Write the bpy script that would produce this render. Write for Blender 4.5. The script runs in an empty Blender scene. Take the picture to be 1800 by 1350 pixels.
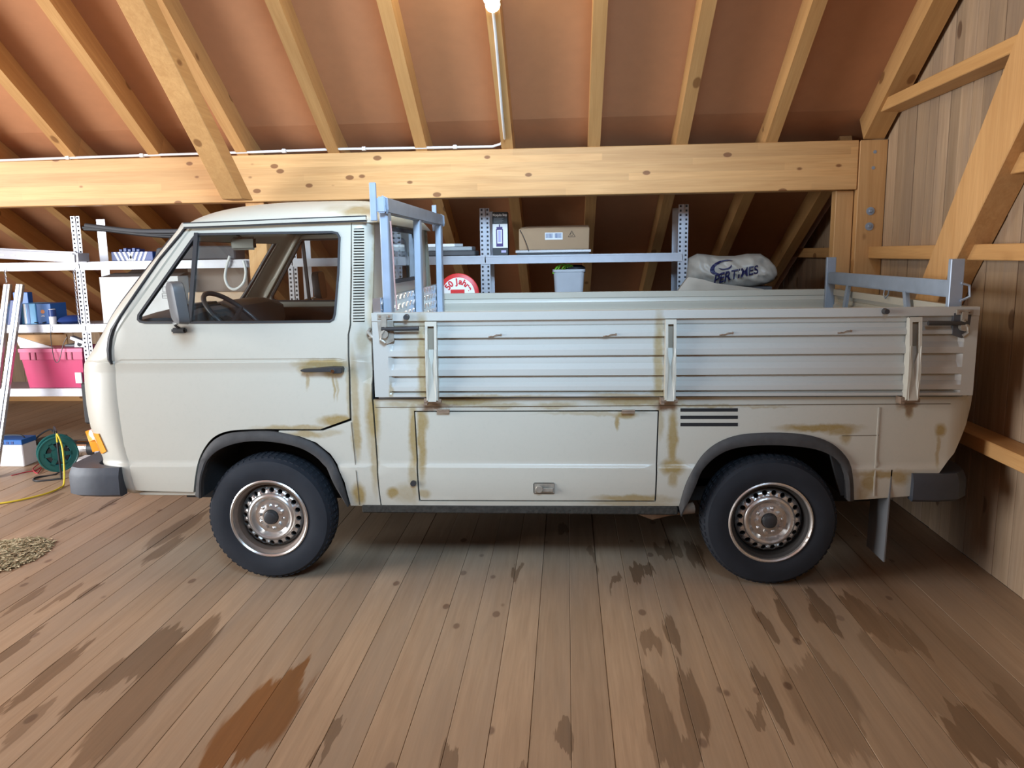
import bpy, bmesh, math, random
from math import sin, cos, pi, radians, sqrt, atan2, tan
from mathutils import Vector, Matrix
from mathutils.geometry import delaunay_2d_cdt
random.seed(7)
SC = bpy.context.scene
COL = SC.collection

# ------------------------------------------------------------------ camera
CAMP = Vector((0.0, -3.65, 1.597))
CF = 1385.0
VX = Vector((995 - 900, -(446 - 675), -CF)); P2 = Vector((1995 - 900, -(446 - 15.5 - 675), -CF))
aY = VX.normalized(); aZ = VX.cross(P2).normalized()
if aZ.y < 0: aZ = -aZ
aX = aY.cross(aZ)
cam_d = bpy.data.cameras.new('camera'); cam = bpy.data.objects.new('camera', cam_d); COL.objects.link(cam)
M3 = Matrix((aX, aY, aZ))            # rows: world axes in camera coordinates = world-from-camera rotation
cam.matrix_world = Matrix.Translation(CAMP) @ M3.to_4x4()
cam_d.sensor_width = 36; cam_d.lens = CF / 1800 * 36; cam_d.clip_start = 0.05
SC.camera = cam

# ------------------------------------------------------------------ world and lights
SC.view_settings.view_transform = 'Standard'; SC.view_settings.look = 'None'
SC.view_settings.gamma = 1; SC.view_settings.use_curve_mapping = False
SC.view_settings.exposure = 0.24
w = bpy.data.worlds.new('world'); SC.world = w; w.use_nodes = True
w.node_tree.nodes['Background'].inputs[0].default_value = (0.75, 0.86, 1.0, 1)
w.node_tree.nodes['Background'].inputs[1].default_value = 0.5
def area(name, loc, target, sx, sy, power, col):
    l = bpy.data.lights.new(name, 'AREA'); l.shape = 'RECTANGLE'; l.size = sx; l.size_y = sy; l.energy = power; l.color = col
    o = bpy.data.objects.new(name, l); COL.objects.link(o); o.location = loc
    o.rotation_euler = (Vector(target) - Vector(loc)).to_track_quat('-Z', 'Y').to_euler(); return o
area('door_daylight', (-6.75, -2.0, 1.75), (-2.5, 0.9, 0.9), 3.0, 2.9, 460, (0.93, 0.96, 1.0))
rw = area('roof_window_daylight', (0.25, -4.1, 3.85), (-0.85, 1.0, 1.75), 1.5, 1.2, 46, (0.50, 0.74, 1.0)); rw.data.spread = radians(54)

# ------------------------------------------------------------------ projection helpers (photo pixel -> point on a known plane)
def ray(px, py): return M3 @ Vector((px - 900, -(py - 675), -CF))
def onp(px, py, ax, v):
    r = ray(px, py); t = (v - CAMP[ax]) / r[ax]; return CAMP + r * t
def PY(px, py, Y): return onp(px, py, 1, Y)
def PX(px, py, X): return onp(px, py, 0, X)
def PZ(px, py, Z=0.0): return onp(px, py, 2, Z)

# ------------------------------------------------------------------ materials
def nt(name):
    m = bpy.data.materials.new(name); m.use_nodes = True; t = m.node_tree; t.nodes.clear()
    o = t.nodes.new('ShaderNodeOutputMaterial'); b = t.nodes.new('ShaderNodeBsdfPrincipled')
    t.links.new(b.outputs[0], o.inputs[0]); return m, t, b
def N(t, k, **kw):
    n = t.nodes.new(k)
    for a, v in kw.items(): setattr(n, a, v)
    return n
def setin(n, i, v): n.inputs[i].default_value = v
def rgb(c): return (c[0], c[1], c[2], 1)
def mixc(t, fac, a, b, blend='MIX'):
    n = N(t, 'ShaderNodeMix', data_type='RGBA', blend_type=blend)
    if isinstance(fac, float): n.inputs[0].default_value = fac
    else: t.links.new(fac, n.inputs[0])
    for i, v in ((6, a), (7, b)):
        if isinstance(v, tuple): n.inputs[i].default_value = rgb(v)
        else: t.links.new(v, n.inputs[i])
    return n.outputs[2]
def mth(t, op, a, b=None, c=None, clamp=False):
    n = N(t, 'ShaderNodeMath', operation=op, use_clamp=clamp)
    for i, v in enumerate((a, b, c)):
        if v is None: continue
        if isinstance(v, (int, float)): n.inputs[i].default_value = v
        else: t.links.new(v, n.inputs[i])
    return n.outputs[0]
def mrange(t, v, a, b, c=0.0, d=1.0, smooth=False):
    n = N(t, 'ShaderNodeMapRange'); n.clamp = True
    if smooth: n.interpolation_type = 'SMOOTHSTEP'
    t.links.new(v, n.inputs[0])
    for i, x in enumerate((a, b, c, d)): n.inputs[i + 1].default_value = x
    return n.outputs[0]
def noise(t, vec, scale, detail=3, rough=0.5, dist=0.0):
    n = N(t, 'ShaderNodeTexNoise'); setin(n, 'Scale', scale); setin(n, 'Detail', detail); setin(n, 'Roughness', rough); setin(n, 'Distortion', dist)
    if vec is not None: t.links.new(vec, n.inputs['Vector'])
    return n
def simple(name, col, rough=0.5, metal=0.0, var=0.12, scale=9.0, bump=0.0, emit=None, spec=None, coat=0.0):
    m, t, b = nt(name)
    tc = N(t, 'ShaderNodeTexCoord'); nz = noise(t, tc.outputs['Object'], scale, 4)
    c = mixc(t, nz.outputs[0], tuple(x * (1 - var) for x in col), tuple(min(1, x * (1 + var)) for x in col))
    t.links.new(c, b.inputs['Base Color']); setin(b, 'Roughness', rough); setin(b, 'Metallic', metal)
    if spec is not None: setin(b, 'Specular IOR Level', spec)
    if coat: setin(b, 'Coat Weight', coat)
    if bump:
        bp = N(t, 'ShaderNodeBump'); setin(bp, 'Strength', bump); setin(bp, 'Distance', 0.004); t.links.new(nz.outputs[0], bp.inputs['Height']); t.links.new(bp.outputs[0], b.inputs['Normal'])
    if emit: setin(b, 'Emission Color', rgb(emit[0])); setin(b, 'Emission Strength', emit[1])
    return m
def stain_mask(t, vec, items, warp=0.02, wscale=14.0, wvec=(1, 1, 1), pre=None):
    """items: (cx,cy,cz, rx,ry,rz, strength); soft blobs in the coordinates of vec, edges broken by noise"""
    v0 = vec
    if pre:
        pm_ = N(t, 'ShaderNodeVectorMath', operation='MULTIPLY'); t.links.new(vec, pm_.inputs[0]); pm_.inputs[1].default_value = pre; v0 = pm_.outputs[0]
    nz = noise(t, v0, wscale, 4, 0.6)
    sub = N(t, 'ShaderNodeVectorMath', operation='SUBTRACT'); t.links.new(nz.outputs['Color'], sub.inputs[0]); sub.inputs[1].default_value = (0.5, 0.5, 0.5)
    sc = N(t, 'ShaderNodeVectorMath', operation='MULTIPLY'); t.links.new(sub.outputs[0], sc.inputs[0]); sc.inputs[1].default_value = tuple(warp * 2 * v for v in wvec)
    ad = N(t, 'ShaderNodeVectorMath', operation='ADD'); t.links.new(vec, ad.inputs[0]); t.links.new(sc.outputs[0], ad.inputs[1])
    acc = None
    for (cx, cy, cz, rx, ry, rz, s, soft) in items:
        mp = N(t, 'ShaderNodeVectorMath', operation='MULTIPLY_ADD'); t.links.new(ad.outputs[0], mp.inputs[0])
        mp.inputs[1].default_value = (1 / rx, 1 / ry, 1 / rz); mp.inputs[2].default_value = (-cx / rx, -cy / ry, -cz / rz)
        ln = N(t, 'ShaderNodeVectorMath', operation='LENGTH'); t.links.new(mp.outputs[0], ln.inputs[0])
        r = mrange(t, ln.outputs['Value'], 1.0 + soft, 1.0 - soft, 0.0, s)
        acc = r if acc is None else mth(t, 'MAXIMUM', acc, r)
    return acc
def wood(name, c1, c2, axis=1, knots=0.6, kth=0.0, lam=False, rough=0.6, rnd=0.18, grey=None, stains=None, scol=None, kscale=1.0, spec=0.3, grain=1.0):
    m, t, b = nt(name)
    tc = N(t, 'ShaderNodeTexCoord'); oi = N(t, 'ShaderNodeObjectInfo')
    off = N(t, 'ShaderNodeVectorMath', operation='MULTIPLY'); cx = N(t, 'ShaderNodeCombineXYZ')
    for i in range(3): t.links.new(oi.outputs['Random'], cx.inputs[i])
    t.links.new(cx.outputs[0], off.inputs[0]); off.inputs[1].default_value = (37, 53, 71)
    ad = N(t, 'ShaderNodeVectorMath', operation='ADD'); t.links.new(tc.outputs['Object'], ad.inputs[0]); t.links.new(off.outputs[0], ad.inputs[1])
    def st(k):
        v = N(t, 'ShaderNodeVectorMath', operation='MULTIPLY'); t.links.new(ad.outputs[0], v.inputs[0])
        s = [1, 1, 1]; s[axis] = k; v.inputs[1].default_value = s; return v.outputs[0]
    n1 = noise(t, st(0.06), 28, 5, 0.6, 0.6); n2 = noise(t, st(0.03), 120, 3, 0.6); n3 = noise(t, st(0.35), 2.2, 3)
    f = mth(t, 'ADD', mth(t, 'MULTIPLY', n1.outputs[0], 0.65), mth(t, 'MULTIPLY', n2.outputs[0], 0.35))
    c = mixc(t, mrange(t, f, 0.35, 0.65), c1, c2)
    c = mixc(t, mth(t, 'MULTIPLY', mrange(t, n3.outputs[0], 0.35, 0.7), 0.45), c, tuple(x * 0.72 for x in c1))
    # knots
    vo = N(t, 'ShaderNodeTexVoronoi'); vo.feature = 'F1'; setin(vo, 'Scale', 4.2 * kscale); t.links.new(st(0.55), vo.inputs['Vector'])
    k = mrange(t, vo.outputs['Distance'], 0.045 + kth, 0.085 + kth, 1.0, 0.0, True)
    kk = mth(t, 'MULTIPLY', k, knots)
    c = mixc(t, kk, c, (c1[0] * 0.30, c1[1] * 0.2, c1[2] * 0.16))
    if grey:
        g = noise(t, st(0.12), 3.3, 5, 0.7); c = mixc(t, mth(t, 'MULTIPLY', mrange(t, g.outputs[0], 0.42, 0.66), grey[1]), c, grey[0])
    if lam:
        sx = N(t, 'ShaderNodeSeparateXYZ'); t.links.new(tc.outputs['Object'], sx.inputs[0])
        row = mth(t, 'FLOOR', mth(t, 'MULTIPLY', sx.outputs[2], 1 / 0.0447)); colm = mth(t, 'FLOOR', mth(t, 'ADD', mth(t, 'MULTIPLY', sx.outputs[0], 0.62), mth(t, 'MULTIPLY', row, 0.37)))
        cc = N(t, 'ShaderNodeCombineXYZ'); t.links.new(row, cc.inputs[0]); t.links.new(colm, cc.inputs[1]); wn = N(t, 'ShaderNodeTexWhiteNoise'); t.links.new(cc.outputs[0], wn.inputs[0])
        hl = N(t, 'ShaderNodeHueSaturation'); t.links.new(c, hl.inputs['Color']); t.links.new(mrange(t, wn.outputs['Value'], 0, 1, 0.88, 1.10), hl.inputs['Value']); c = hl.outputs[0]
    hv = N(t, 'ShaderNodeHueSaturation'); t.links.new(c, hv.inputs['Color'])
    t.links.new(mrange(t, oi.outputs['Random'], 0, 1, 1 - rnd, 1 + rnd), hv.inputs['Value']); c = hv.outputs[0]
    if stains:
        geo = N(t, 'ShaderNodeNewGeometry')
        for (its, col, wp, ws, wv, amt) in stains:
            sv = N(t, 'ShaderNodeCombineXYZ'); t.links.new(mrange(t, oi.outputs['Random'], 0, 1, -0.11, 0.11), sv.inputs[1]); sa = N(t, 'ShaderNodeVectorMath', operation='ADD'); t.links.new(geo.outputs['Position'], sa.inputs[0]); t.links.new(sv.outputs[0], sa.inputs[1])
            mk = stain_mask(t, sa.outputs[0], its, wp, ws, wv, (1, 0.10, 0))
            c = mixc(t, mth(t, 'MULTIPLY', mk, amt), c, col, 'MULTIPLY')
    t.links.new(c, b.inputs['Base Color']); setin(b, 'Roughness', rough); setin(b, 'Specular IOR Level', spec)
    bp = N(t, 'ShaderNodeBump'); setin(bp, 'Strength', 0.25 * grain); setin(bp, 'Distance', 0.003); t.links.new(f, bp.inputs['Height']); t.links.new(bp.outputs[0], b.inputs['Normal'])
    return m

# ------------------------------------------------------------------ mesh builder
class MB:
    def __init__(s): s.v = []; s.f = []; s.mi = []
    def add(s, vs, fs, mi=0):
        o = len(s.v); s.v += [Vector(p) for p in vs]; s.f += [tuple(i + o for i in f) for f in fs]; s.mi += [mi] * len(fs); return s
    def box(s, x0, x1, y0, y1, z0, z1, mi=0, M=None):
        vs = [Vector((x, y, z)) for z in (z0, z1) for y in (y0, y1) for x in (x0, x1)]
        if M is not None: vs = [M @ v for v in vs]
        return s.add(vs, [(0, 2, 3, 1), (4, 5, 7, 6), (0, 1, 5, 4), (1, 3, 7, 5), (3, 2, 6, 7), (2, 0, 4, 6)], mi)
    def bar(s, p0, p1, w, h, up=(0, 0, 1), mi=0):
        p0, p1 = Vector(p0), Vector(p1); d = (p1 - p0); L = d.length; d.normalize(); u = Vector(up); r = d.cross(u).normalized(); u = r.cross(d)
        M = Matrix((d, r, u)).transposed().to_4x4(); M.translation = p0
        return s.box(0, L, -w / 2, w / 2, -h / 2, h / 2, mi, M)
    def tube(s, pts, r, n=8, mi=0, closed=False):
        pts = [Vector(p) for p in pts]; m = len(pts); rs = r if isinstance(r, (list, tuple)) else [r] * m
        vs = []; prev = None
        for i, p in enumerate(pts):
            a = pts[(i - 1) % m] if (closed or i > 0) else p; b = pts[(i + 1) % m] if (closed or i < m - 1) else p
            d = (b - a).normalized()
            if prev is None: u = d.orthogonal().normalized()
            else:
                u = prev - d * prev.dot(d)
                u = d.orthogonal().normalized() if u.length < 1e-6 else u.normalized()
            prev = u; v = d.cross(u)
            for k in range(n): a_ = 2 * pi * k / n; vs.append(p + (u * cos(a_) + v * sin(a_)) * rs[i])
        fs = []
        for i in range(m if closed else m - 1):
            j = (i + 1) % m
            for k in range(n): l = (k + 1) % n; fs.append((i * n + k, i * n + l, j * n + l, j * n + k))
        if not closed: fs += [tuple(range(n))[::-1], tuple((m - 1) * n + k for k in range(n))]
        return s.add(vs, fs, mi)
    def cyl(s, p0, p1, r, n=16, r1=None, mi=0): return s.tube([p0, p1], [r, r if r1 is None else r1], n, mi)
    def prism(s, poly, ax, a0, a1, mi=0):
        """poly in the two other axes (in xyz order), extruded along ax"""
        def mk(p, a):
            q = [p[0], p[1]]; q.insert(ax, a); return Vector(q)
        n = len(poly); vs = [mk(p, a0) for p in poly] + [mk(p, a1) for p in poly]
        return s.add(vs, [tuple(range(n)), tuple(range(2 * n - 1, n - 1, -1))] + [(i, i + n, (i + 1) % n + n, (i + 1) % n) for i in range(n)], mi)
    def lathe(s, prof, c, axis=1, n=48, mi=0, ang0=0, sgn=1):
        """prof: (radius, offset along axis)"""
        vs = []; fs = []; m = len(prof)
        for i in range(n):
            a = ang0 + 2 * pi * i / n
            for (r, o) in prof:
                p = [r * cos(a), r * sin(a)]; p.insert(axis, o * sgn); vs.append(Vector(p) + Vector(c))
        for i in range(n):
            j = (i + 1) % n
            for k in range(m - 1):
                fs.append((i * m + k, i * m + k + 1, j * m + k + 1, j * m + k))
        return s.add(vs, fs, mi)
    def grid(s, fn, nu, nv, mi=0, closedu=False):
        vs = [fn(i / (nu if closedu else nu - 1), j / (nv - 1)) for i in range(nu) for j in range(nv)]
        fs = [(i * nv + j, ((i + 1) % nu) * nv + j, ((i + 1) % nu) * nv + j + 1, i * nv + j + 1) for i in range(nu if closedu else nu - 1) for j in range(nv - 1)]
        return s.add(vs, fs, mi)
    def build(s, name, mat, parent=None, smooth=None, bevel=0.0, origin=None, recalc=True, seg=1):
        root = parent
        while root is not None and root.parent is not None: root = root.parent
        off = Vector(origin) if (origin is not None and parent is None) else (root.location.copy() if root is not None else Vector((0, 0, 0)))
        if root is not None and root.get('worldmesh') is None and origin is None: pass
        me = bpy.data.meshes.new(name); me.from_pydata([v - off for v in s.v], [], s.f)
        mats = mat if isinstance(mat, (list, tuple)) else [mat]
        for m_ in mats: me.materials.append(m_)
        if len(mats) > 1: me.polygons.foreach_set('material_index', s.mi)
        if recalc or bevel:
            bm = bmesh.new(); bm.from_mesh(me)
            bmesh.ops.recalc_face_normals(bm, faces=bm.faces)
            if bevel:
                es = [e for e in bm.edges if len(e.link_faces) == 2 and e.calc_face_angle(0) > 0.6]
                bmesh.ops.bevel(bm, geom=es, offset=bevel, segments=seg, affect='EDGES', clamp_overlap=True)
            bm.to_mesh(me); bm.free()
        if smooth is not None:
            me.polygons.foreach_set('use_smooth', [True] * len(me.polygons)); me.set_sharp_from_angle(angle=radians(smooth))
        o = bpy.data.objects.new(name, me); COL.objects.link(o)
        if parent is not None: o.parent = parent
        else: o.location = off
        return o
def tag(o, label=None, cat=None, group=None, kind=None):
    if label: o['label'] = label
    if cat: o['category'] = cat
    if group: o['group'] = group
    if kind: o['kind'] = kind
    return o
def empty(name, loc, label, cat, group=None, kind=None):
    o = bpy.data.objects.new(name, None); COL.objects.link(o); o.location = loc; o.empty_display_size = 0.1
    return tag(o, label, cat, group, kind)
def text_tris(body, size, bold=0.0):
    cu = bpy.data.curves.new('t', 'FONT'); cu.body = body; cu.size = size; cu.align_x = 'CENTER'; cu.align_y = 'CENTER'; cu.offset = bold
    o = bpy.data.objects.new('t', cu); COL.objects.link(o); dg = bpy.context.evaluated_depsgraph_get(); dg.update()
    me = bpy.data.meshes.new_from_object(o.evaluated_get(dg)); vs = [v.co.copy() for v in me.vertices]; fs = [tuple(p.vertices) for p in me.polygons]
    bpy.data.objects.remove(o); bpy.data.curves.remove(cu); bpy.data.meshes.remove(me); return vs, fs
def pip(p, poly):
    x, y = p; c = False; n = len(poly); j = n - 1
    for i in range(n):
        xi, yi = poly[i]; xj, yj = poly[j]
        if (yi > y) != (yj > y) and x < (xj - xi) * (y - yi) / (yj - yi) + xi: c = not c
        j = i
    return c
def segd(p, a, b):
    ax, ay = a; bx, by = b; dx, dy = bx - ax, by - ay; L = dx * dx + dy * dy
    t = 0 if L == 0 else max(0, min(1, ((p[0] - ax) * dx + (p[1] - ay) * dy) / L))
    return math.hypot(p[0] - ax - t * dx, p[1] - ay - t * dy)
def dens(poly, step):
    out = []
    for i in range(len(poly)):
        a = poly[i]; b = poly[(i + 1) % len(poly)]; k = max(1, int(math.hypot(b[0] - a[0], b[1] - a[1]) / step + 0.5))
        out += [(a[0] + (b[0] - a[0]) * q / k, a[1] + (b[1] - a[1]) * q / k) for q in range(k)]
    return out
def cdt_sheet(outer, holes, xs, zs, step=0.04):
    outer = dens(outer, step); holes = [dens(h, step) for h in holes]
    vs = []; es = []
    for lp in [outer] + holes:
        o = len(vs); vs += lp; es += [(o + i, o + (i + 1) % len(lp)) for i in range(len(lp))]
    segs = [(vs[a], vs[b]) for a, b in es]
    inner = []
    for x in xs:
        for z in zs:
            p = (x, z)
            if not pip(p, outer) or any(pip(p, h) for h in holes): continue
            near = False
            for a, b in segs:
                if abs(a[0] - x) < 0.06 and abs(a[1] - z) < 0.06 and segd(p, a, b) < 0.009: near = True; break
            if not near: inner.append(p)
    r = delaunay_2d_cdt([Vector(v) for v in vs + inner], es, [], 0, 1e-6)
    V = [tuple(v) for v in r[0]]; F = []
    for f in r[2]:
        c = (sum(V[i][0] for i in f) / len(f), sum(V[i][1] for i in f) / len(f))
        if pip(c, outer) and not any(pip(c, h) for h in holes): F.append(tuple(f))
    return V, F
def frange(a, b, s):
    n = max(1, int(round((b - a) / s))); return [a + (b - a) * i / n for i in range(n + 1)]
def sheet3d(V, F, fn, thick_vec):
    """shell: fn(u,v)->Vector; thick_vec Vector added for the back face"""
    mb = MB(); f3 = [fn(*v) for v in V]; n = len(f3); tv = Vector(thick_vec)
    ec = {}
    for f in F:
        for i in range(len(f)):
            a, b = f[i], f[(i + 1) % len(f)]; k = (min(a, b), max(a, b)); ec.setdefault(k, []).append((a, b))
    fs = list(F) + [tuple(i + n for i in f[::-1]) for f in F]
    for k, l in ec.items():
        if len(l) == 1: a, b = l[0]; fs.append((b, a, a + n, b + n))
    mb.add(f3 + [p + tv for p in f3], fs); return mb

# ------------------------------------------------------------------ material library
def fstains():
    L = [((380,1085),(150,1335),.085,.8),((300,1120),(215,1215),.10,.8),((235,1165),(120,1250),.06,.8),((262,1140),(120,1250),.03,.7),((210,1290),(150,1350),.03,.6),((255,1215),(170,1300),.05,.8),((105,1205),(35,1300),.035,.6),((240,1240),(190,1345),.04,.55),((590,1268),(578,1300),.03,.8),
      ((797,1300),(790,1345),.035,.8),((992,1272),(990,1335),.035,.8),((912,1320),(905,1350),.04,.7),((1142,1112),(1150,1160),.045,.7),
      ((1175,1098),(1192,1150),.03,.8),((1200,1180),(1245,1330),.045,.8),((1150,1210),(1175,1350),.055,.7),((1210,1275),(1222,1350),.05,.7),
      ((1325,1060),(1355,1115),.03,.8),((1365,1058),(1405,1118),.03,.8),((1430,1060),(1480,1118),.055,.8),((1330,1180),(1367,1255),.03,.8),
      ((1335,1258),(1345,1280),.04,.7),((1460,1025),(1560,1120),.05,.9),((1520,1060),(1600,1140),.09,.8),((1650,1225),(1770,1345),.09,.9),
      ((1725,1195),(1798,1262),.05,.7),((1480,990),(1700,1200),.16,.45),((1600,1080),(1850,1380),.2,.4),((1400,1180),(1530,1330),.12,.5),((1560,1120),(1650,1230),.12,.5),((1430,1150),(1470,1240),.05,.5),  # widest soft patches: stained boards, with the dim right side painted in too
      ((365,900),(262,955),.075,.75),((319,943),(248,994),.04,.85),((207,878),(166,899),.03,.9),((117,917),(78,933),.03,.8),((90,878),(30,905),.035,.7),
      ((190,1016),(146,1046),.022,.8),((132,1035),(83,1065),.025,.7),((62,1044),(0,1085),.025,.7),((78,1101),(0,1158),.03,.85),((143,1133),(62,1210),.04,.85),
      ((36,1223),(0,1249),.035,.7),((990,928),(990,952),.035,.8),((912,980),(912,994),.03,.8),((1040,970),(1041,985),.03,.7),((1080,1004),(1081,1017),.035,.8),
      ((1119,994),(1121,1018),.035,.9),((1141,998),(1143,1014),.03,.9),((1162,958),(1168,982),.04,.8),((1183,955),(1189,980),.04,.8),((1217,958),(1232,1000),.05,.8),
      ((700,890),(300,930),.001,.0)]
    out = []
    for a, b, wd, s in L:
        A = PZ(*a); B = PZ(*b); 
        if s > 0: out.append(((A.x + B.x) / 2, (A.y + B.y) / 2, 0, max(wd, abs(A.x - B.x) * 0.35), abs(A.y - B.y) / 2 + 0.02, 0.5, s, 0.06 if wd < .14 else .3))
    A = PZ(505, 1215); B = PZ(400, 1350); ow = [((A.x + B.x) / 2 - .02, (A.y + B.y) / 2, 0, .12, abs(A.y - B.y) / 2 + .06, 0.5, 1, .08)]
    return out, ow
_fs, _ow = fstains()
M = {}
M['floor'] = wood('floor_wood', (0.34, 0.235, 0.15), (0.45, 0.32, 0.21), 1, 0.7, rough=0.5, rnd=0.10, kth=.03, kscale=1.3, grey=((0.31, 0.245, 0.185), 0.5),
                  stains=[(_fs, (0.46, 0.40, 0.34), 0.05, 17.0, (.3, 8, 0), 1.0), (_ow, (0.60, 0.36, 0.15), 0.06, 15.0, (.4, 7, 0), 1.0)], spec=0.35, grain=.6)
M['gable'] = wood('gable_board', (0.36, 0.245, 0.15), (0.50, 0.36, 0.235), 2, 0.8, rough=0.7, rnd=0.17, kth=.05, grey=((0.24, 0.18, 0.14), 0.65))
M['pineX'] = wood('pine_x', (0.60, 0.325, 0.125), (0.75, 0.45, 0.195), 0, 0.85, rough=0.5, rnd=0.06, kscale=1.9, kth=.06, lam=True)
M['pineY'] = wood('pine_y', (0.55, 0.295, 0.11), (0.68, 0.395, 0.16), 1, 0.7, rough=0.5, rnd=0.08, kth=.04)
M['pineZ'] = wood('pine_z', (0.56, 0.305, 0.12), (0.69, 0.41, 0.18), 2, 0.7, rough=0.5, rnd=0.06, kth=.04)
M['deck'] = simple('roof_board', (0.49, 0.225, 0.105), 0.75, 0, 0.08, 14.0, 0.15)
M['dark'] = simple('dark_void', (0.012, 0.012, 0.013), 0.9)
M['wallx'] = simple('plain_board', (0.40, 0.28, 0.18), 0.8)

TR = Vector((-0.30, 0.94, 0.0))      # the truck's base; its meshes are local to it
def paint(name, col, stains, amt=1.0, rough=0.42, rust=None):
    m, t, b = nt(name)
    tc = N(t, 'ShaderNodeTexCoord'); nz = noise(t, tc.outputs['Object'], 3.0, 5, 0.6); nf = noise(t, tc.outputs['Object'], 60, 4, 0.7)
    c = mixc(t, nz.outputs[0], tuple(x * 0.95 for x in col), tuple(min(1, x * 1.04) for x in col))
    c = mixc(t, mth(t, 'MULTIPLY', mrange(t, nf.outputs[0], 0.52, 0.75), 0.10), c, tuple(x * .6 for x in col))
    if stains:
        mk = stain_mask(t, tc.outputs['Object'], stains, 0.016, 16.0, (1, 0, 1.3))
        br = mrange(t, nf.outputs[0], 0.25, 0.75, 0.8, 1.0)
        c = mixc(t, mth(t, 'MULTIPLY', mth(t, 'MULTIPLY', mk, br), amt), c, (0.27, 0.185, 0.055))
    if rust:
        mk = stain_mask(t, tc.outputs['Object'], rust, 0.016, 30.0, (1, 0, 1.3))
        c = mixc(t, mth(t, 'MULTIPLY', mk, 0.9), c, (0.17, 0.10, 0.06))
    t.links.new(c, b.inputs['Base Color']); setin(b, 'Roughness', rough); setin(b, 'Coat Weight', 0.25); setin(b, 'Coat Roughness', 0.25)
    return m
def stp(L, Y=0.0):
    out = []
    for (x, y, rx, ry, s) in L:
        p = PY(x, y, Y) - TR; k = 1 / 362.0
        out.append((p.x, 0, p.z, rx * k * 1.15, 50.0, ry * k * 1.1, min(1, s * 1.1), 0.38))
    return out
cream = (0.47, 0.45, 0.38)
M['paint_door'] = paint('door_paint', cream, stp([(568,640,40,8,.85),(540,650,14,9,.8),(585,655,16,8,.8),(538,668,3,14,.6),(585,678,2,20,.7),(591,682,2,18,.5),(592,741,26,9,.9),(520,754,60,5,.7),(613,700,4,55,.5),(609,740,8,8,.5)]))
M['paint_body'] = paint('body_paint', cream, stp([(640,374,26,9,.6),(650,430,6,90,.75),(650,520,7,60,.5),(637,600,10,18,.4),(622,690,6,60,.6),(625,760,7,40,.75),(648,730,6,70,.45),(655,735,10,42,.85),(657,800,6,60,.6),(630,870,10,18,.9),
    (727,770,7,60,.85),(726,840,7,40,.6),(690,866,10,9,.9),(715,868,20,16,.45),(795,706,72,8,.8),(700,712,20,6,.5),(875,714,40,4,.55),(975,714,30,6,.55),(1110,706,52,8,.75),
    (1160,740,6,28,.5),(1183,775,7,55,.85),(1183,822,17,12,.95),(1184,840,7,14,.7),(1172,705,22,10,.7),(535,765,30,6,.7),(580,762,18,5,.4),
    (1440,753,52,6,.95),(1480,757,22,7,.8),(1488,770,7,9,.7),(1655,757,7,10,.9),(1651,790,3,28,.6),(1555,834,38,6,.8),(1527,850,10,16,.8),(1520,870,9,14,.5),(1582,840,12,12,.8),(1600,720,6,14,.7),(1110,888,60,5,.5),(1240,715,60,2.5,.6),(1155,880,30,6,.4),(1340,715,40,2,.4),(1570,880,40,4,.4)]),
    rust=stp([(768,715,28,4,.8),(752,722,12,7,.6),(1172,715,16,6,.8),(1600,712,14,6,.9),(1600,722,5,9,.8)]))
M['paint_locker'] = paint('locker_paint', cream, stp([(740,770,7,70,.85),(742,740,8,18,.8),(1100,731,16,6,.85),(1086,742,3,12,.8),(1110,878,50,6,.8),(745,868,10,8,.6),(1040,728,70,3,.4)]))
M['paint_side'] = paint('dropside_paint', (0.44, 0.44, 0.405), stp([(742,640,7,75,.8),(744,575,8,20,.6),(725,596,14,40,.3),(688,690,3,18,.6),(746,690,10,10,.8),(1158,640,7,75,.8),(1160,575,7,18,.6),(880,697,80,3,.6),(1100,696,50,4,.6),(1160,692,12,9,.8),(700,578,22,5,.5)], -0.02), 0.95, 0.35)
M['paint_plain'] = paint('plain_cream_paint', cream, None)
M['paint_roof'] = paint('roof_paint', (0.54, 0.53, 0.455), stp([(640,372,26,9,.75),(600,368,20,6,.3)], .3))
M['inner'] = simple('cab_inner_paint', (0.30, 0.31, 0.27), 0.5)
M['blackpl'] = simple('black_plastic', (0.028, 0.029, 0.031), 0.45)
M['bumper'] = simple('bumper_plastic', (0.036, 0.043, 0.056), 0.5, 0, 0.15, 30, 0.2)
M['rubber'] = simple('rubber_seal', (0.018, 0.018, 0.02), 0.55)
M['trimgrey'] = simple('arch_plastic', (0.048, 0.046, 0.045), 0.65, 0, 0.35, 25, 0.3, spec=.3)
M['sill'] = simple('sill_underseal', (0.04, 0.037, 0.032), 0.9, 0, 0.6, 60, 0.8, spec=.1)
M['galv'] = simple('galvanised_steel_blue_cast', (0.33, 0.40, 0.50), 0.42, 0.35, 0.16, 14)  # bluish base colour holds the skylight's blue cast on the ladder racks
M['galvr'] = simple('galvanised_rack', (0.42, 0.42, 0.45), 0.38, 0.6, 0.10, 18)
M['alu'] = simple('aluminium', (0.78, 0.79, 0.80), 0.25, 0.9, 0.05)
M['chrome'] = simple('chrome', (0.8, 0.8, 0.8), 0.12, 1.0, 0.03)
M['rustmetal'] = simple('rusty_metal', (0.23, 0.16, 0.11), 0.75, 0.2, 0.45, 30, 0.5)
M['lockmetal'] = simple('worn_lock_metal', (0.34, 0.31, 0.26), 0.5, 0.5, 0.35, 40, 0.3)
M['tyre'] = simple('tyre_rubber', (0.019, 0.022, 0.028), 0.7, 0, 0.30, 12, 0.1, spec=.25)
M['white'] = simple('white_plastic', (0.80, 0.80, 0.80), 0.45)
M['whitecard'] = simple('white_cardboard', (0.74, 0.74, 0.73), 0.8)
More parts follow.
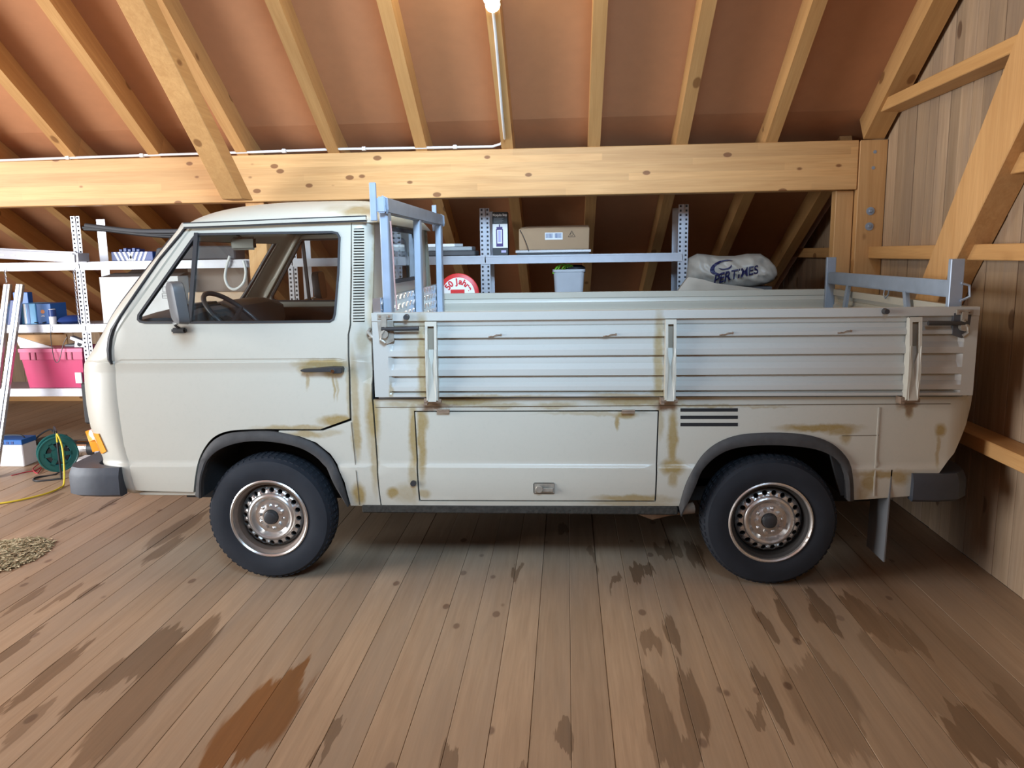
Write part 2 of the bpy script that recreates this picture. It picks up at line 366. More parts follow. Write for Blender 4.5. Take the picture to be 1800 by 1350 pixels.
M['grey'] = simple('grey_plastic', (0.30, 0.32, 0.33), 0.5)
M['flap'] = simple('mud_flap_grey', (.13, .135, .14), .6); M['barf'] = simple('rim_barrel_rust', (.15, .11, .085), .6, .3, .4, 20); M['barr'] = simple('rim_barrel_black', (.02, .018, .016), .7)
M['dgrey'] = simple('dark_grey_stuff', (0.07, 0.07, 0.075), 0.7)
def rimmat(name, amt):
    m, t, b = nt(name); tc = N(t, 'ShaderNodeTexCoord')
    n1 = noise(t, tc.outputs['Object'], 9, 6, 0.7); n2 = noise(t, tc.outputs['Object'], 70, 4, 0.7)
    f = mth(t, 'ADD', mth(t, 'MULTIPLY', n1.outputs[0], .6), mth(t, 'MULTIPLY', n2.outputs[0], .4)); f = mrange(t, f, 0.62 - amt, 0.75 - amt)
    c = mixc(t, f, (0.60, 0.58, 0.55), (0.26, 0.16, 0.10)); t.links.new(c, b.inputs['Base Color'])
    t.links.new(mrange(t, f, 0, 1, 0.85, 0.1), b.inputs['Metallic']); t.links.new(mrange(t, f, 0, 1, 0.28, 0.8), b.inputs['Roughness']); return m
M['rimf'] = rimmat('steel_rim_front', 0.03); M['rimr'] = rimmat('steel_rim_rear', 0.11)
def glassmat(name, tint, mixf=0.12):
    m = bpy.data.materials.new(name); m.use_nodes = True; t = m.node_tree; t.nodes.clear()
    o = N(t, 'ShaderNodeOutputMaterial'); tr = N(t, 'ShaderNodeBsdfTransparent'); gl = N(t, 'ShaderNodeBsdfGlossy'); mx = N(t, 'ShaderNodeMixShader'); fr = N(t, 'ShaderNodeLayerWeight')
    tr.inputs[0].default_value = rgb(tint); setin(gl, 'Roughness', 0.02)
    t.links.new(mth(t, 'ADD', mth(t, 'MULTIPLY', mth(t, 'POWER', fr.outputs['Facing'], 5.0), 0.8), mixf, clamp=True), mx.inputs[0]); t.links.new(tr.outputs[0], mx.inputs[1]); t.links.new(gl.outputs[0], mx.inputs[2]); t.links.new(mx.outputs[0], o.inputs[0]); return m
M['glass'] = glassmat('window_glass', (0.90, 0.92, 0.90), 0.06); M['glassd'] = glassmat('dusty_glass', (0.74, 0.76, 0.74), 0.08)
M['mirror'] = simple('mirror_glass', (0.6, 0.62, 0.6), 0.05, 1.0, 0.02)
def ambermat():
    m, t, b = nt('amber_lens'); tc = N(t, 'ShaderNodeTexCoord'); wv = N(t, 'ShaderNodeTexWave'); setin(wv, 'Scale', 60); t.links.new(tc.outputs['Object'], wv.inputs[0])
    c = mixc(t, wv.outputs[0], (0.80, 0.24, 0.01), (0.95, 0.42, 0.03)); t.links.new(c, b.inputs['Base Color']); setin(b, 'Roughness', 0.15); setin(b, 'Coat Weight', 1.0); return m
M['amber'] = ambermat()

# ------------------------------------------------------------------ setting: floor
XW = 2.085; XL = -6.95; YB = 5.04; YF = -7.5
fl = MB().box(XL, XW + .1, YF, YB + .5, -0.12, -0.026).build('floor', M['dark']); tag(fl, kind='structure')
pm = MB().box(-0.0685, 0.0685, 0, 8.9, -0.024, 0.0).build('plank', M['floor'], fl, bevel=0.0012).data
first = bpy.data.objects['plank']
xs = 0
k0 = int((XL - 0.011) / 0.1385); i = k0
while 0.011 + 0.1385 * i < XW - 0.02:
    xa = 0.011 + 0.1385 * (i + .5)
    o = first if i == k0 else first.copy()
    if i != k0: COL.objects.link(o)
    o.parent = fl; o.location = (xa, YB - 8.9, random.uniform(-0.0015, 0.0)); i += 1
MB().box(XL, XW, YF, YB - 8.9, -0.024, 0.0).build('floor_front_section', M['wallx'], fl)

# roof: underside of rafters z = ru(Y)
TA = tan(radians(33)); TB = tan(radians(26)); YP = 1.8; ZP = 2.30; RH = 0.165
def ru(Y): return ZP + (YP - Y) * (TA if Y < YP else TB)
YR = -2.3; ZR = ru(YR)
ceil = empty('ceiling', (0, 0, 0), None, None, kind='structure')
def dk(Y): return ru(Y) + RH / cos(radians(33 if Y < YP else 26))
zr = dk(YR)
d1 = MB().prism([(YR, dk(YR)), (YP, dk(YP)), (YP, dk(YP) + .03), (YR, dk(YR) + .03)], 0, XL, XW + .02)
d1.build('roof_board', M['deck'], ceil)
MB().prism([(YP, dk(YP)), (YB + .3, dk(YB + .3)), (YB + .3, dk(YB + .3) + .03), (YP, dk(YP) + .03)], 0, XL, XW + .02).build('roof_board', M['deck'], ceil)
# far half of the roof (behind the camera) with a roof window opening
def zf(Y): return zr - (YR - Y) * 0.60
yo0, yo1, xo0, xo1 = -5.0, -3.2, -0.6, 1.5
for (ya, yb, xa, xb) in ((YR, yo1, XL, XW), (yo0, YF, XL, XW), (yo1, yo0, XL, xo0), (yo1, yo0, xo1, XW)):
    MB().prism([(ya, zf(ya)), (yb, zf(yb)), (yb, zf(yb) + .03), (ya, zf(ya) + .03)], 0, xa, xb).build('roof_board', M['deck'], ceil)
rx = [-6.6, -5.83, -5.23, -4.63, -4.03, -3.43, -2.83, -2.21, -1.575, -0.97, -0.39, 0.19, 0.765, 1.345]
for x in rx:
    wd = 0.078
    for (ya, yb, a) in ((YP, YR, 33), (YB + .05, YP, 26)):
        L = (ya - yb) / cos(radians(a))
        mb = MB().box(-wd / 2, wd / 2, 0, L, 0, RH - .002)
        o = mb.build('rafter', M['pineY'], ceil, origin=(0, 0, 0)); o.location = (x, ya, ru(ya)); o.rotation_euler = (radians(180 - a), 0, 0)
        o.rotation_euler = (0, 0, pi); o.rotation_euler.rotate_axis('X', radians(a))
L = (YP - YR) / cos(radians(33))
o = MB().box(-0.065, 0.065, 0, L, 0, RH - .002).build('rafter', M['pineY'], ceil); o.location = (1.995, YP, ru(YP)); o.rotation_euler = (0, 0, pi); o.rotation_euler.rotate_axis('X', radians(33))
o = MB().box(-0.04, 0.04, 0, 3.08 / cos(radians(26)), 0, RH - .002).build('rafter', M['pineY'], ceil); o.location = (1.90, YB + .02, ru(YB + .02)); o.rotation_euler = (0, 0, pi); o.rotation_euler.rotate_axis('X', radians(26))

# gable wall on the right: vertical boards, one by one
wr = MB().box(XW + .025, XW + .08, YF, YB + .2, 0, 0.3).box(XW + .025, XW + .06, -3.6, YB + .1, .3, .9)
wr = wr.prism([(YB, .3), (YB, dk(YB) - .02), (YP, dk(YP) - .02), (YR, dk(YR) - .02), (YF, zf(YF)), (YF, .3)], 0, XW + .03, XW + .06)
wr = wr.build('wall_right', M['dark']); tag(wr, kind='structure')
y = YB - 0.01
while y > -3.6:
    wd = random.choice([.125, .14, .15, .16, .11]); y0 = y - wd
    za = dk(y) - .01; zb = dk(y0) - .01; jx = random.uniform(0, .006)
    mb = MB().prism([(y0 + .002, 0.0), (y - .002, 0.0), (y - .002, za), (y0 + .002, zb)], 0, XW + jx, XW + .022)
    bo = mb.build('board', M['gable'], wr, bevel=0.0015); y = y0
MB().box(XW, XW + .022, YF, y, 0, 1.5).build('plain_section', M['wallx'], wr)
# back knee wall with sill plate
kb = MB().box(XL, XW, YB + .03, YB + .06, 0, dk(YB)).build('wall_back', M['dark']); tag(kb, kind='structure')
x = XL
while x < XW - .01:
    x1 = min(x + .16, XW); MB().box(x + .002, x1 - .002, YB + .0, YB + .028, 0, dk(YB) - .01).build('board', M['gable'], kb); x = x1
tag(MB().box(XL, XW, YB - .07, YB, 0, .09).build('trim_1', M['pineX']), kind='structure')
# left wall with a wide door opening, front wall behind the camera
wl = empty('wall_left', (0, 0, 0), None, None, kind='structure')
def slabL(ya, yb, za, zb): MB().box(XL - .05, XL, ya, yb, za, zb).build('wall_section', M['wallx'], wl)
slabL(YF, -3.6, 0, 3.3); slabL(-0.4, YB, 0, 2.2)
MB().prism([(-0.2, 2.2), (YB, 2.2 if dk(YB) > 2.2 else 2.2), (YP, dk(YP)), (YR, dk(YR)), (-4.2, zf(-4.2)), (-4.2, 3.3), (-.4, 3.3), (-.4, 2.2)], 0, XL - .05, XL).build('wall_section', M['wallx'], wl)
wf = MB().box(XL, XW, YF - .05, YF, 0, zf(YF) + .03).build('wall_front', M['wallx']); tag(wf, kind='structure')

# ------------------------------------------------------------------ timber frame
def beam(name, label, cat, mb, mat, origin, grp=None, bevel=.004): 
    o = mb.build(name, mat, None, origin=origin, bevel=bevel); return tag(o, label, cat, grp)
bm_ = MB().box(XL + .02, 1.905, YP, YP + .14, 1.985, 2.297)
beam('purlin_beam', 'long laminated pine beam running across the loft behind the truck cab', 'beam', bm_, M['pineX'], (0, YP + .07, 1.985))
beam('timber_post', 'pale pine post standing under the right end of the long beam', 'post', MB().box(1.79, 1.905, YP + .05, YP + .14, 0.0, 1.983), M['pineZ'], (1.85, YP + .07, 0), 'posts under the long beam')
pw = empty('wall_post', (2.0, YP, 0), 'pine post against the board wall with two round bolt plates', 'post')
MB().prism([(YP - .01, 0), (YP + .14, 0), (YP + .14, 2.2), (YP - .01, 2.297)], 0, 1.91, XW - .001).build('post_timber', M['pineZ'], pw, bevel=.003)
for i_, (a, b_) in enumerate(((1530, 371), (1528, 398))):
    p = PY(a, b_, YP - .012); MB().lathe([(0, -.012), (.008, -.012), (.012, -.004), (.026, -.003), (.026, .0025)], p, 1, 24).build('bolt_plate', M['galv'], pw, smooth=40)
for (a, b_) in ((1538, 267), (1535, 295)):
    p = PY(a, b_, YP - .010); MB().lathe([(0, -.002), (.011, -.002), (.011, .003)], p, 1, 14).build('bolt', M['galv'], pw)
beam('timber_post', 'pine post under the long beam, seen through the side window of the cab', 'post', MB().box(-2.235, -2.10, YP + .05, YP + .14, 0, 1.983), M['pineZ'], (-2.16, YP + .07, 0), 'posts under the long beam')
# principal rafter in front of the beam
t40 = tan(radians(40)); zz = lambda Y: 1.981 + (1.466 - Y) * t40
pr = MB().prism([(1.466, zz(1.466)), (1.466 - 3.2, zz(1.466 - 3.2)), (1.466 - 3.2, zz(1.466 - 3.2) + .15), (1.64, zz(1.64) + .155), (1.64, 1.981)], 0, -2.235, -2.095)
beam('principal_rafter', 'thick sloping pine timber crossing in front of the long beam above the cab', 'beam', pr, M['pineY'], (-2.165, 1.5, 1.98))
beam('wall_rail', 'high horizontal pine rail on the board wall, above the post top', 'rail', MB().box(1.95, XW - .001, -3.0, 1.66, 2.435, 2.505), M['pineY'], (2.0, 0, 2.435), 'pine rails on the board wall')
beam('wall_rail', 'horizontal pine rail crossing the board wall just above the rear rack of the truck', 'rail', MB().box(2.0, XW - .001, -3.0, 4.6, 1.535, 1.612), M['pineY'], (2.04, 0, 1.535), 'pine rails on the board wall')
beam('wall_rail', 'short pine rail right of the diagonal brace at the right edge', 'rail', MB().box(2.0, XW - .001, -3.0, .25, 1.92, 2.008), M['pineY'], (2.04, 0, 1.92), 'pine rails on the board wall')
beam('wall_rail', 'lowest pine rail on the board wall, behind the rear bumper', 'rail', MB().box(1.95, XW - .001, -3.0, 4.9, .636, .708), M['pineY'], (2.0, 0, .63), 'pine rails on the board wall')
beam('diagonal_brace', 'long diagonal pine brace leaning against the board wall at the right', 'brace', MB().prism([(1.17, .92), (.847, 1.432), (.088, 2.50), (-.55, 3.40), (-.86, 3.30), (-.015, 2.12), (.567, 1.44), (.93, .92)], 0, 1.945, XW - .001), M['pineZ'], (2.0, 1, .92))

# ------------------------------------------------------------------ the pickup truck
TW = 1.795                     # body width: near side Y=0, far side Y=TW
truck = empty('pickup_truck', TR, 'cream-white single-cab pickup truck with corrugated dropsides and rust stains, parked along the loft', 'truck')
def sst(v, a, b):
    t = max(0.0, min(1.0, (v - a) / (b - a))); return t * t * (3 - 2 * t)
SIL = [(PY(x, y, q).z, PY(x, y, q).x) for x, y, q in [(322, 396, .21), (262, 475, .165), (187, 578, .11)] + [(x, y, .10) for x, y in [(144, 637), (141, 650), (143, 683), (146, 714), (152, 747), (172, 798), (184, 826), (212, 862), (222, 880)]]]
def xsil(z):
    if z >= SIL[0][0]: return SIL[0][1]
    for (za, xa), (zb, xb) in zip(SIL, SIL[1:]):
        if z >= zb: return xb + (xa - xb) * (z - zb) / (za - zb)
    return SIL[-1][1]
NR0 = 0.20
def yside(x, z):
    y = 0.013 * sst(z, 1.116, 1.055) - 0.013 * sst(z, 0.606, 0.588)
    if 1.108 < z < 1.120: y += 0.004
    y += 0.27 * max(0.0, z - 1.30) + 0.10 * sst(z, 1.2, 1.3) * 0.05
    y += 0.9 * max(0.0, .55 - z) ** 2
    d = x - xsil(z); NR = NR0 - .10 * sst(z, 1.15, 1.4)
    if d < NR: q = min(1.0, (NR - d) / NR); y += NR * .75 * (1 - sqrt(max(0.0, 1 - q * q)))
    if x > 1.74 and z < .95: q = min(1, (x - 1.74) / .11); y += .05 * (1 - sqrt(max(0, 1 - q * q)))
    if x > -1.0 and z > 1.0:
        q = min(1, (x + 1.0) / .085); y += .06 * (1 - sqrt(max(0, 1 - q * q)))
    return y
def SP(px, py, off=0.0):
    Y = 0.05
    for _ in range(12):
        p = PY(px, py, Y); Y = 0.5 * Y + 0.5 * (yside(p.x, p.z) + off)
    p = PY(px, py, Y); return (p.x, p.z)
ZROWS = sorted(frange(.38, 1.04, .035) + [.585, .592, .600, .608, 1.05, 1.056, 1.075, 1.095, 1.105, 1.109, 1.114, 1.119, 1.124] + frange(1.15, 1.76, .04))
def panel(name, outer, holes, mat, parent=truck, far=False, off=0.0, th=0.02, px=True, step=.035, xs=None, mirror_name=None):
    O = [SP(*p) for p in outer] if px else outer
    H = [[SP(*p) for p in h] if px else h for h in holes]
    x0 = min(p[0] for p in O); x1 = max(p[0] for p in O)
    xs_ = frange(x0, x1, .06)
    if x0 < -2.1: xs_ = sorted([x for x in xs_ if x > -2.0] + frange(x0, -2.0, .022))
    if x1 > 1.7: xs_ = sorted(xs_ + frange(1.74, x1, .02))
    V, F = cdt_sheet(O, H, xs_, ZROWS, step)
    ob = sheet3d(V, F, lambda x, z: Vector((x, yside(x, z) + off, z)), (0, th, 0)).build(name, mat, parent, smooth=32)
    if far:
        sheet3d(V, F, lambda x, z: Vector((x, TW - yside(x, z) - off, z)), (0, -th, 0)).build(mirror_name or name, far if not isinstance(far, bool) else mat, parent, smooth=32)
    return ob, (V, F)

# outlines in photo pixels on the near side
WIN = [(241, 562), (242, 553), (337, 419), (342, 413), (347, 410), (470, 407.5), (584, 406), (594, 408), (599, 417), (597, 480), (591, 552), (588, 562), (580, 567), (420, 568.5), (255, 569), (246, 567)]
ARF = [(344, 870), (347, 838), (352, 812), (362, 790), (378, 772), (400, 762), (430, 758.5), (470, 757.5), (493, 760), (524, 767), (552, 779), (578, 800), (590, 818), (603, 850), (614, 889)]
ARFi = [(356, 874), (356, 843), (364, 813), (384, 791), (417, 778), (455, 774), (498, 778), (534, 788), (562, 806), (578, 828), (590, 852), (612, 889)]
ARR = [(1193, 891), (1204, 853.6), (1219, 823), (1237, 797), (1263, 777), (1298, 764.5), (1344, 760.5), (1395.6, 761.5), (1434, 768), (1464.6, 781), (1485, 800), (1495, 818), (1499.5, 848), (1500.5, 879)]
ARRi = [(1196, 905), (1214, 869), (1227, 841), (1242, 815), (1268, 795), (1298, 785), (1344, 781), (1395, 783), (1434, 789), (1462, 801), (1480, 819), (1488, 843), (1489, 879)]
def cat(P, n=4):
    out = []
    for i in range(len(P) - 1):
        a, b, c_, d = P[max(0, i - 1)], P[i], P[i + 1], P[min(len(P) - 1, i + 2)]
        for k in range(n):
            t = k / n; out.append(tuple(.5 * ((2 * b[j]) + (c_[j] - a[j]) * t + (2 * a[j] - 5 * b[j] + 4 * c_[j] - d[j]) * t * t + (3 * b[j] - a[j] - 3 * c_[j] + d[j]) * t ** 3) for j in (0, 1)))
    return out + [P[-1]]
ARF, ARFi, ARR, ARRi = cat(ARF), cat(ARFi), cat(ARR), cat(ARRi)
door_out = [(238.5, 862), (228, 822), (222.5, 800), (217.5, 780), (211.5, 740), (206, 700), (203.5, 664), (202, 640), (201, 610), (206, 587), (223, 560), (330, 411), (340, 400.5), (400, 398.5), (500, 395), (617, 391.5),
            (616, 480), (614.5, 570), (611, 588), (611.5, 634), (613, 690), (614.5, 736), (563, 754.5), (470, 754)] + cat([(470, 754), (430, 755), (398, 758.5), (375, 769), (359, 788), (348.5, 811), (343, 838), (340, 865)])[1:]
door, _dv = panel('door', door_out, [WIN], M['paint_door'], far=M['inner'], mirror_name='far_door'); door['label'] = 'near cab door in cream paint, stained around its handle'
fdoor = bpy.data.objects['far_door']
# window seal, glass, vent bar
def offs(poly, d):
    cx = sum(p[0] for p in poly) / len(poly); cy = sum(p[1] for p in poly) / len(poly); out = []
    n = len(poly)
    for i in range(n):
        a = poly[i - 1]; b = poly[(i + 1) % n]; tx, ty = b[0] - a[0], b[1] - a[1]; L = math.hypot(tx, ty) or 1
        nx, ny = ty / L, -tx / L
        q = (poly[i][0] + nx * d, poly[i][1] + ny * d)
        out.append(q)
    return out
def area2(p): return sum(p[i][0] * p[(i + 1) % len(p)][1] - p[(i + 1) % len(p)][0] * p[i][1] for i in range(len(p))) / 2
def inset(poly, d):     # positive d shrinks
    s = 1 if area2(poly) > 0 else -1
    return offs(poly, -d * s)
WINi = inset(WIN, 4.0)
for sgn, nm in ((0, 'door_window'), (1, 'far_door_window')):
    O = [SP(*p) for p in WIN]; I = [SP(*p) for p in WINi]
    V, F = cdt_sheet(O, [I], [], [], .04)
    f = (lambda x, z: Vector((x, yside(x, z) - .004, z))) if not sgn else (lambda x, z: Vector((x, TW - yside(x, z) + .004, z)))
    sl = sheet3d(V, F, f, (0, .03 if not sgn else -.03, 0)).build('window_seal', M['rubber'], (door, fdoor)[sgn], smooth=30)
    V, F = cdt_sheet(I, [], frange(-2.1, -1.0, .1), frange(1.28, 1.7, .07), .06)
    f = (lambda x, z: Vector((x, yside(x, z) + .010, z))) if not sgn else (lambda x, z: Vector((x, TW - yside(x, z) - .010, z)))
    mb = MB(); mb.add([f(*v) for v in V], F); mb.build(nm, M['glass'], (door, fdoor)[sgn], smooth=30, recalc=False)
    a = SP(345.5, 410); b = SP(334, 566)
    mb = MB(); pa = f(*a); pb = f(*b); o_ = Vector((0, -.008 if not sgn else .008, 0)); mb.bar(pa + o_, pb + o_, .019, .02, (0, 1, 0)); mb.build('vent_window_bar', M['rubber'], (door, fdoor)[sgn])
# front shell (corner posts, front panel with windscreen opening), swept around both corners
def xdoor(z):
    P = [(SP(*q)) for q in [(200, 640), (199, 610), (204, 587), (221, 559), (329, 409), (338, 399)]]
    Q = [(SP(*q)) for q in [(200, 640), (204, 700), (209.5, 740), (215.5, 780), (220.5, 800), (226, 822), (238, 866)]]
    pts = sorted([(p[1], p[0]) for p in P + Q[1:]])
    if z <= pts[0][0]: return pts[0][1]
    for (za, xa), (zb, xb) in zip(pts, pts[1:]):
        if z <= zb: return xa + (xb - xa) * (z - za) / max(1e-6, zb - za)
    return pts[-1][1]
ZF = sorted(set([round(v, 3) for v in frange(.445, 1.12, .03) + frange(1.12, 1.775, .035) + [.588, .600, .606, 1.055, 1.108, 1.114, 1.120, 1.168, 1.16, 1.705, 1.712]]))
def plan(z):
    xs = xsil(z); xd = xdoor(z) ; out = []
    n1 = 10
    xe = xs + .004
    for i in range(n1 + 1):
        if i == 0: out.append(Vector((xd + .035, yside(xd + .035, z) + .024, z))); continue
        x = xd - .006 + (xe - xd + .006) * ((i - 1) / (n1 - 1)) ** .8; out.append(Vector((x, yside(x, z), z)))
    yl = out[-1].y
    for q in (.045, .3, .65, 1.0):
        y = yl + (TW / 2 - yl) * q; out.append(Vector((xe - .055 * sin(q * pi / 2) - .010 * min(1, q * 6), y, z)))
    return out
rows = [plan(z) for z in ZF]
NP = len(rows[0])
full = []
for r in rows:
    m = [Vector((p.x, TW - p.y, p.z)) for p in r[:-1]][::-1]; full.append(r + m)
W_ = len(full[0]); mb = MB(); gl = MB(); fs = []; gf = []
for i in range(len(ZF) - 1):
    zc = (ZF[i] + ZF[i + 1]) / 2
    for j in range(W_ - 1):
        q = (i * W_ + j, i * W_ + j + 1, (i + 1) * W_ + j + 1, (i + 1) * W_ + j)
        if 1.165 < zc < 1.705 and 11 <= j < W_ - 12: gf.append(q)
        else: fs.append(q)
vs = [p for r in full for p in r]
fp = MB().add(vs, fs).build('front_panel', M['paint_plain'], truck, smooth=40)
sd = fp.modifiers.new('s', 'SOLIDIFY'); sd.thickness = .018; sd.offset = -1
MB().add(vs, gf).build('windscreen', M['glass'], truck, smooth=60)
# windscreen rubber
loop = []
i0 = ZF.index(1.168); i1 = ZF.index(1.705); j0 = 11; j1 = W_ - 12
for i in range(i0, i1 + 1): loop.append(full[i][j0])
for j in range(j0, j1 + 1): loop.append(full[i1][j])
for i in range(i1, i0 - 1, -1): loop.append(full[i][j1])
for j in range(j1, j0 - 1, -1): loop.append(full[i0][j])
MB().tube(loop, .014, 6, closed=True).build('windscreen_seal', M['rubber'], truck, smooth=60)
# black rain channel running down in front of the door
CH = [(330, 396), (318, 412), (281, 456), (240, 515), (212, 556), (199, 580), (194.5, 596), (192.5, 615), (193.5, 632), (197, 640)]
for sgn in (0, 1):
    pts = []
    for q in CH:
        a = SP(*q); y = yside(*a) - .002; pts.append((a[0], TW - y if sgn else y, a[1]))
    MB().tube(pts, [.008] * 5 + [.012, .013, .013, .011, .006], 6).build('rain_channel', M['rubber'], truck, smooth=60)
# cab rear corner with louvres
corner = [(618.5, 391.5), (652, 388), (658, 391), (656.5, 470), (654, 548), (653, 700), (654.5, 715), (669, 889), (617, 889), (606, 848), (593, 816), (581, 798), (556, 778), (527, 767), (490, 761), (490, 757.5), (567, 757.5), (618, 739.5), (616.5, 690), (614.5, 634), (614, 588), (617.5, 570), (619, 480)]
LV = [(622, 402), (640, 401), (641, 566), (620.5, 566)]
panel('cab_rear_corner', corner, [LV], M['paint_body'], far=True)
for sgn in (0, 1):
    pn = MB()
    def fy(x, z, o): y = yside(x, z) + o; return TW - y if sgn else y
    a = SP(631, 403); b = SP(631, 565)
    q = [SP(*p) for p in LV]
    c4 = [Vector((p[0], fy(p[0], p[1], .022), p[1])) for p in q]; pn.add(c4, [(0, 1, 2, 3)])
    bk = pn.build('louvre_backing', M['dark'], truck, recalc=False)
    nl = 33
    for k in range(nl):
        yy = 402.5 + (565.5 - 402.5) * (k + .5) / nl; sl_ = .5
        l = SP(620.5 + 1.2 * (1 - k / nl), yy); r = SP(640.5, yy)
        mb = MB(); z0 = l[1]
        P = []
        for (xx, zz_, o) in ((l[0], z0 + .0042, -.001), (l[0], z0 - .0042, .010), (l[0], z0 + .0018, .014)): P.append(Vector((xx, fy(xx, zz_, o), zz_)))
        for (xx, zz_, o) in ((r[0], z0 + .0042, -.001), (r[0], z0 - .0042, .010), (r[0], z0 + .0018, .014)): P.append(Vector((xx, fy(xx, zz_, o), zz_)))
        # outward hood facing down and back
        P = [Vector((l[0], fy(l[0], z0, -.005), z0 - .0030)), Vector((l[0], fy(l[0], z0, .003), z0 + .0046)), Vector((l[0], fy(l[0], z0, .012), z0 + .0034)),
             Vector((r[0], fy(r[0], z0, -.005), z0 - .0030)), Vector((r[0], fy(r[0], z0, .003), z0 + .0046)), Vector((r[0], fy(r[0], z0, .012), z0 + .0034))]
        mb.add(P, [(0, 1, 2), (3, 5, 4), (0, 3, 4, 1), (1, 4, 5, 2), (2, 5, 3, 0)])
        mb.build('louvre', M['paint_plain'], bk)
# lower side panel
LOCK = [(730, 724.5), (1156, 723.5), (1150.5, 880), (739, 879)]
LOCKh = [(727.5, 722), (1158.5, 721), (1153, 882.2), (736.5, 881)]
VENT = [[(1196, y_ - 1.6), (1297, y_ - 2.2), (1297, y_ + 1.2), (1196, y_ + 1.8)] for y_ in (720.7, 733.6, 746.3)]
side = [(656.5, 702.5), (1160, 698.5), (1709, 694.5), (1706.5, 712), (1702, 730), (1692, 762), (1677, 797), (1657, 823), (1640, 845), (1612, 871), (1560, 875), (1502, 879)] + ARR[::-1][1:-1] + [(1194, 889.5), (671, 888.5), (657.5, 715)]
panel('side_panel', side, [LOCKh] + VENT, M['paint_body'], far=True)
lk, _ = panel('locker_door', LOCK, [], M['paint_locker'], far=True, mirror_name='far_locker_door')
for y_ in (720.7, 733.6, 746.3):
    a = SP(1196, y_); b = SP(1297, y_ - .6); MB().box(a[0], b[0], .012, .03, a[1] - .008, a[1] + .008).build('vent_slot', M['dark'], truck)
# seams and flutes
def strip(pts, wd, nm, mat, off=-.0022, parent=truck):
    P = [SP(*p) for p in pts]; mb = MB(); v = []
    for i, p in enumerate(P):
        a = P[max(0, i - 1)]; b = P[min(len(P) - 1, i + 1)]; dx, dz = b[0] - a[0], b[1] - a[1]; L = math.hypot(dx, dz); nx, nz = -dz / L * wd / 2, dx / L * wd / 2
        for s_ in (-1, 1):
            x, z = p[0] + s_ * nx, p[1] + s_ * nz; v.append(Vector((x, yside(x, z) + off, z)))
    n = len(P); w2 = [q + Vector((0, .004, 0)) for q in v]
    f = []
    for i in range(n - 1): a = 2 * i; f += [(a, a + 1, a + 3, a + 2), (a + 2 * n, a + 2 + 2 * n, a + 3 + 2 * n, a + 1 + 2 * n), (a, a + 2, a + 2 + 2 * n, a + 2 * n), (a + 1, a + 1 + 2 * n, a + 3 + 2 * n, a + 3)]
    return mb.add(v + w2, f).build(nm, mat, parent, recalc=False)
def lin(a, b, n): return [(a[0] + (b[0] - a[0]) * i / n, a[1] + (b[1] - a[1]) * i / n) for i in range(n + 1)]
M['mirrorback'] = simple('mirror_back', (.10, .115, .09), .5)
M['seam'] = simple('seam_grime', (0.10, 0.07, 0.04), .8)
strip(lin((617.5, 742), (632, 887), 10), .0028, 'body_seam', M['seam'])
strip(lin((660, 716), (1704, 709.5), 30), .0028, 'body_seam', M['seam'])
strip(lin((1545, 716), (1537.5, 836), 8) + lin((1537, 840), (1536, 872), 4), .006, 'body_flute', M['paint_plain'], -.004)
strip(lin((1480, 766), (1545, 765), 4), .0022, 'body_seam', M['seam'])
# cavities behind the panels so that the gaps read dark
def zpoly(L, Y=0.0): return [(PY(a, b, Y).x, PY(a, b, Y).z) for a, b in L]
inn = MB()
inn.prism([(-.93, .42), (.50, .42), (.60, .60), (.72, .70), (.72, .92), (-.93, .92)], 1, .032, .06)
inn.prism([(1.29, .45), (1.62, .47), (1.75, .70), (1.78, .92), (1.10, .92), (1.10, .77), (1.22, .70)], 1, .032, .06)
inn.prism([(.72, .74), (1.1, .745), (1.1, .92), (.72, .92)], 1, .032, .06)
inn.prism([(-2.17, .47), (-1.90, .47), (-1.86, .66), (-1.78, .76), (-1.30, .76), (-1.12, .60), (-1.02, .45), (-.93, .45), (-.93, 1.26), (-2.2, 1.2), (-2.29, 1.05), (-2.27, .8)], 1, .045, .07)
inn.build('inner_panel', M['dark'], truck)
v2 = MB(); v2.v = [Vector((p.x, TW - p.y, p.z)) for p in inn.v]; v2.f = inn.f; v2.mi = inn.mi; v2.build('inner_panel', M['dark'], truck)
# wheel housings
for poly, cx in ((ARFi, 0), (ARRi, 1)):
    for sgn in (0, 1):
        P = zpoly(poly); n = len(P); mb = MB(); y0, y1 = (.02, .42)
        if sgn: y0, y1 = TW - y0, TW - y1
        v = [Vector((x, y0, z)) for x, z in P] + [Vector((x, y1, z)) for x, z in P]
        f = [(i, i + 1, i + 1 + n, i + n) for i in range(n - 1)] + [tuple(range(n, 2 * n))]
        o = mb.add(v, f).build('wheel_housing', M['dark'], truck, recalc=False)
        sd = o.modifiers.new('s', 'SOLIDIFY'); sd.thickness = .006; sd.offset = 1
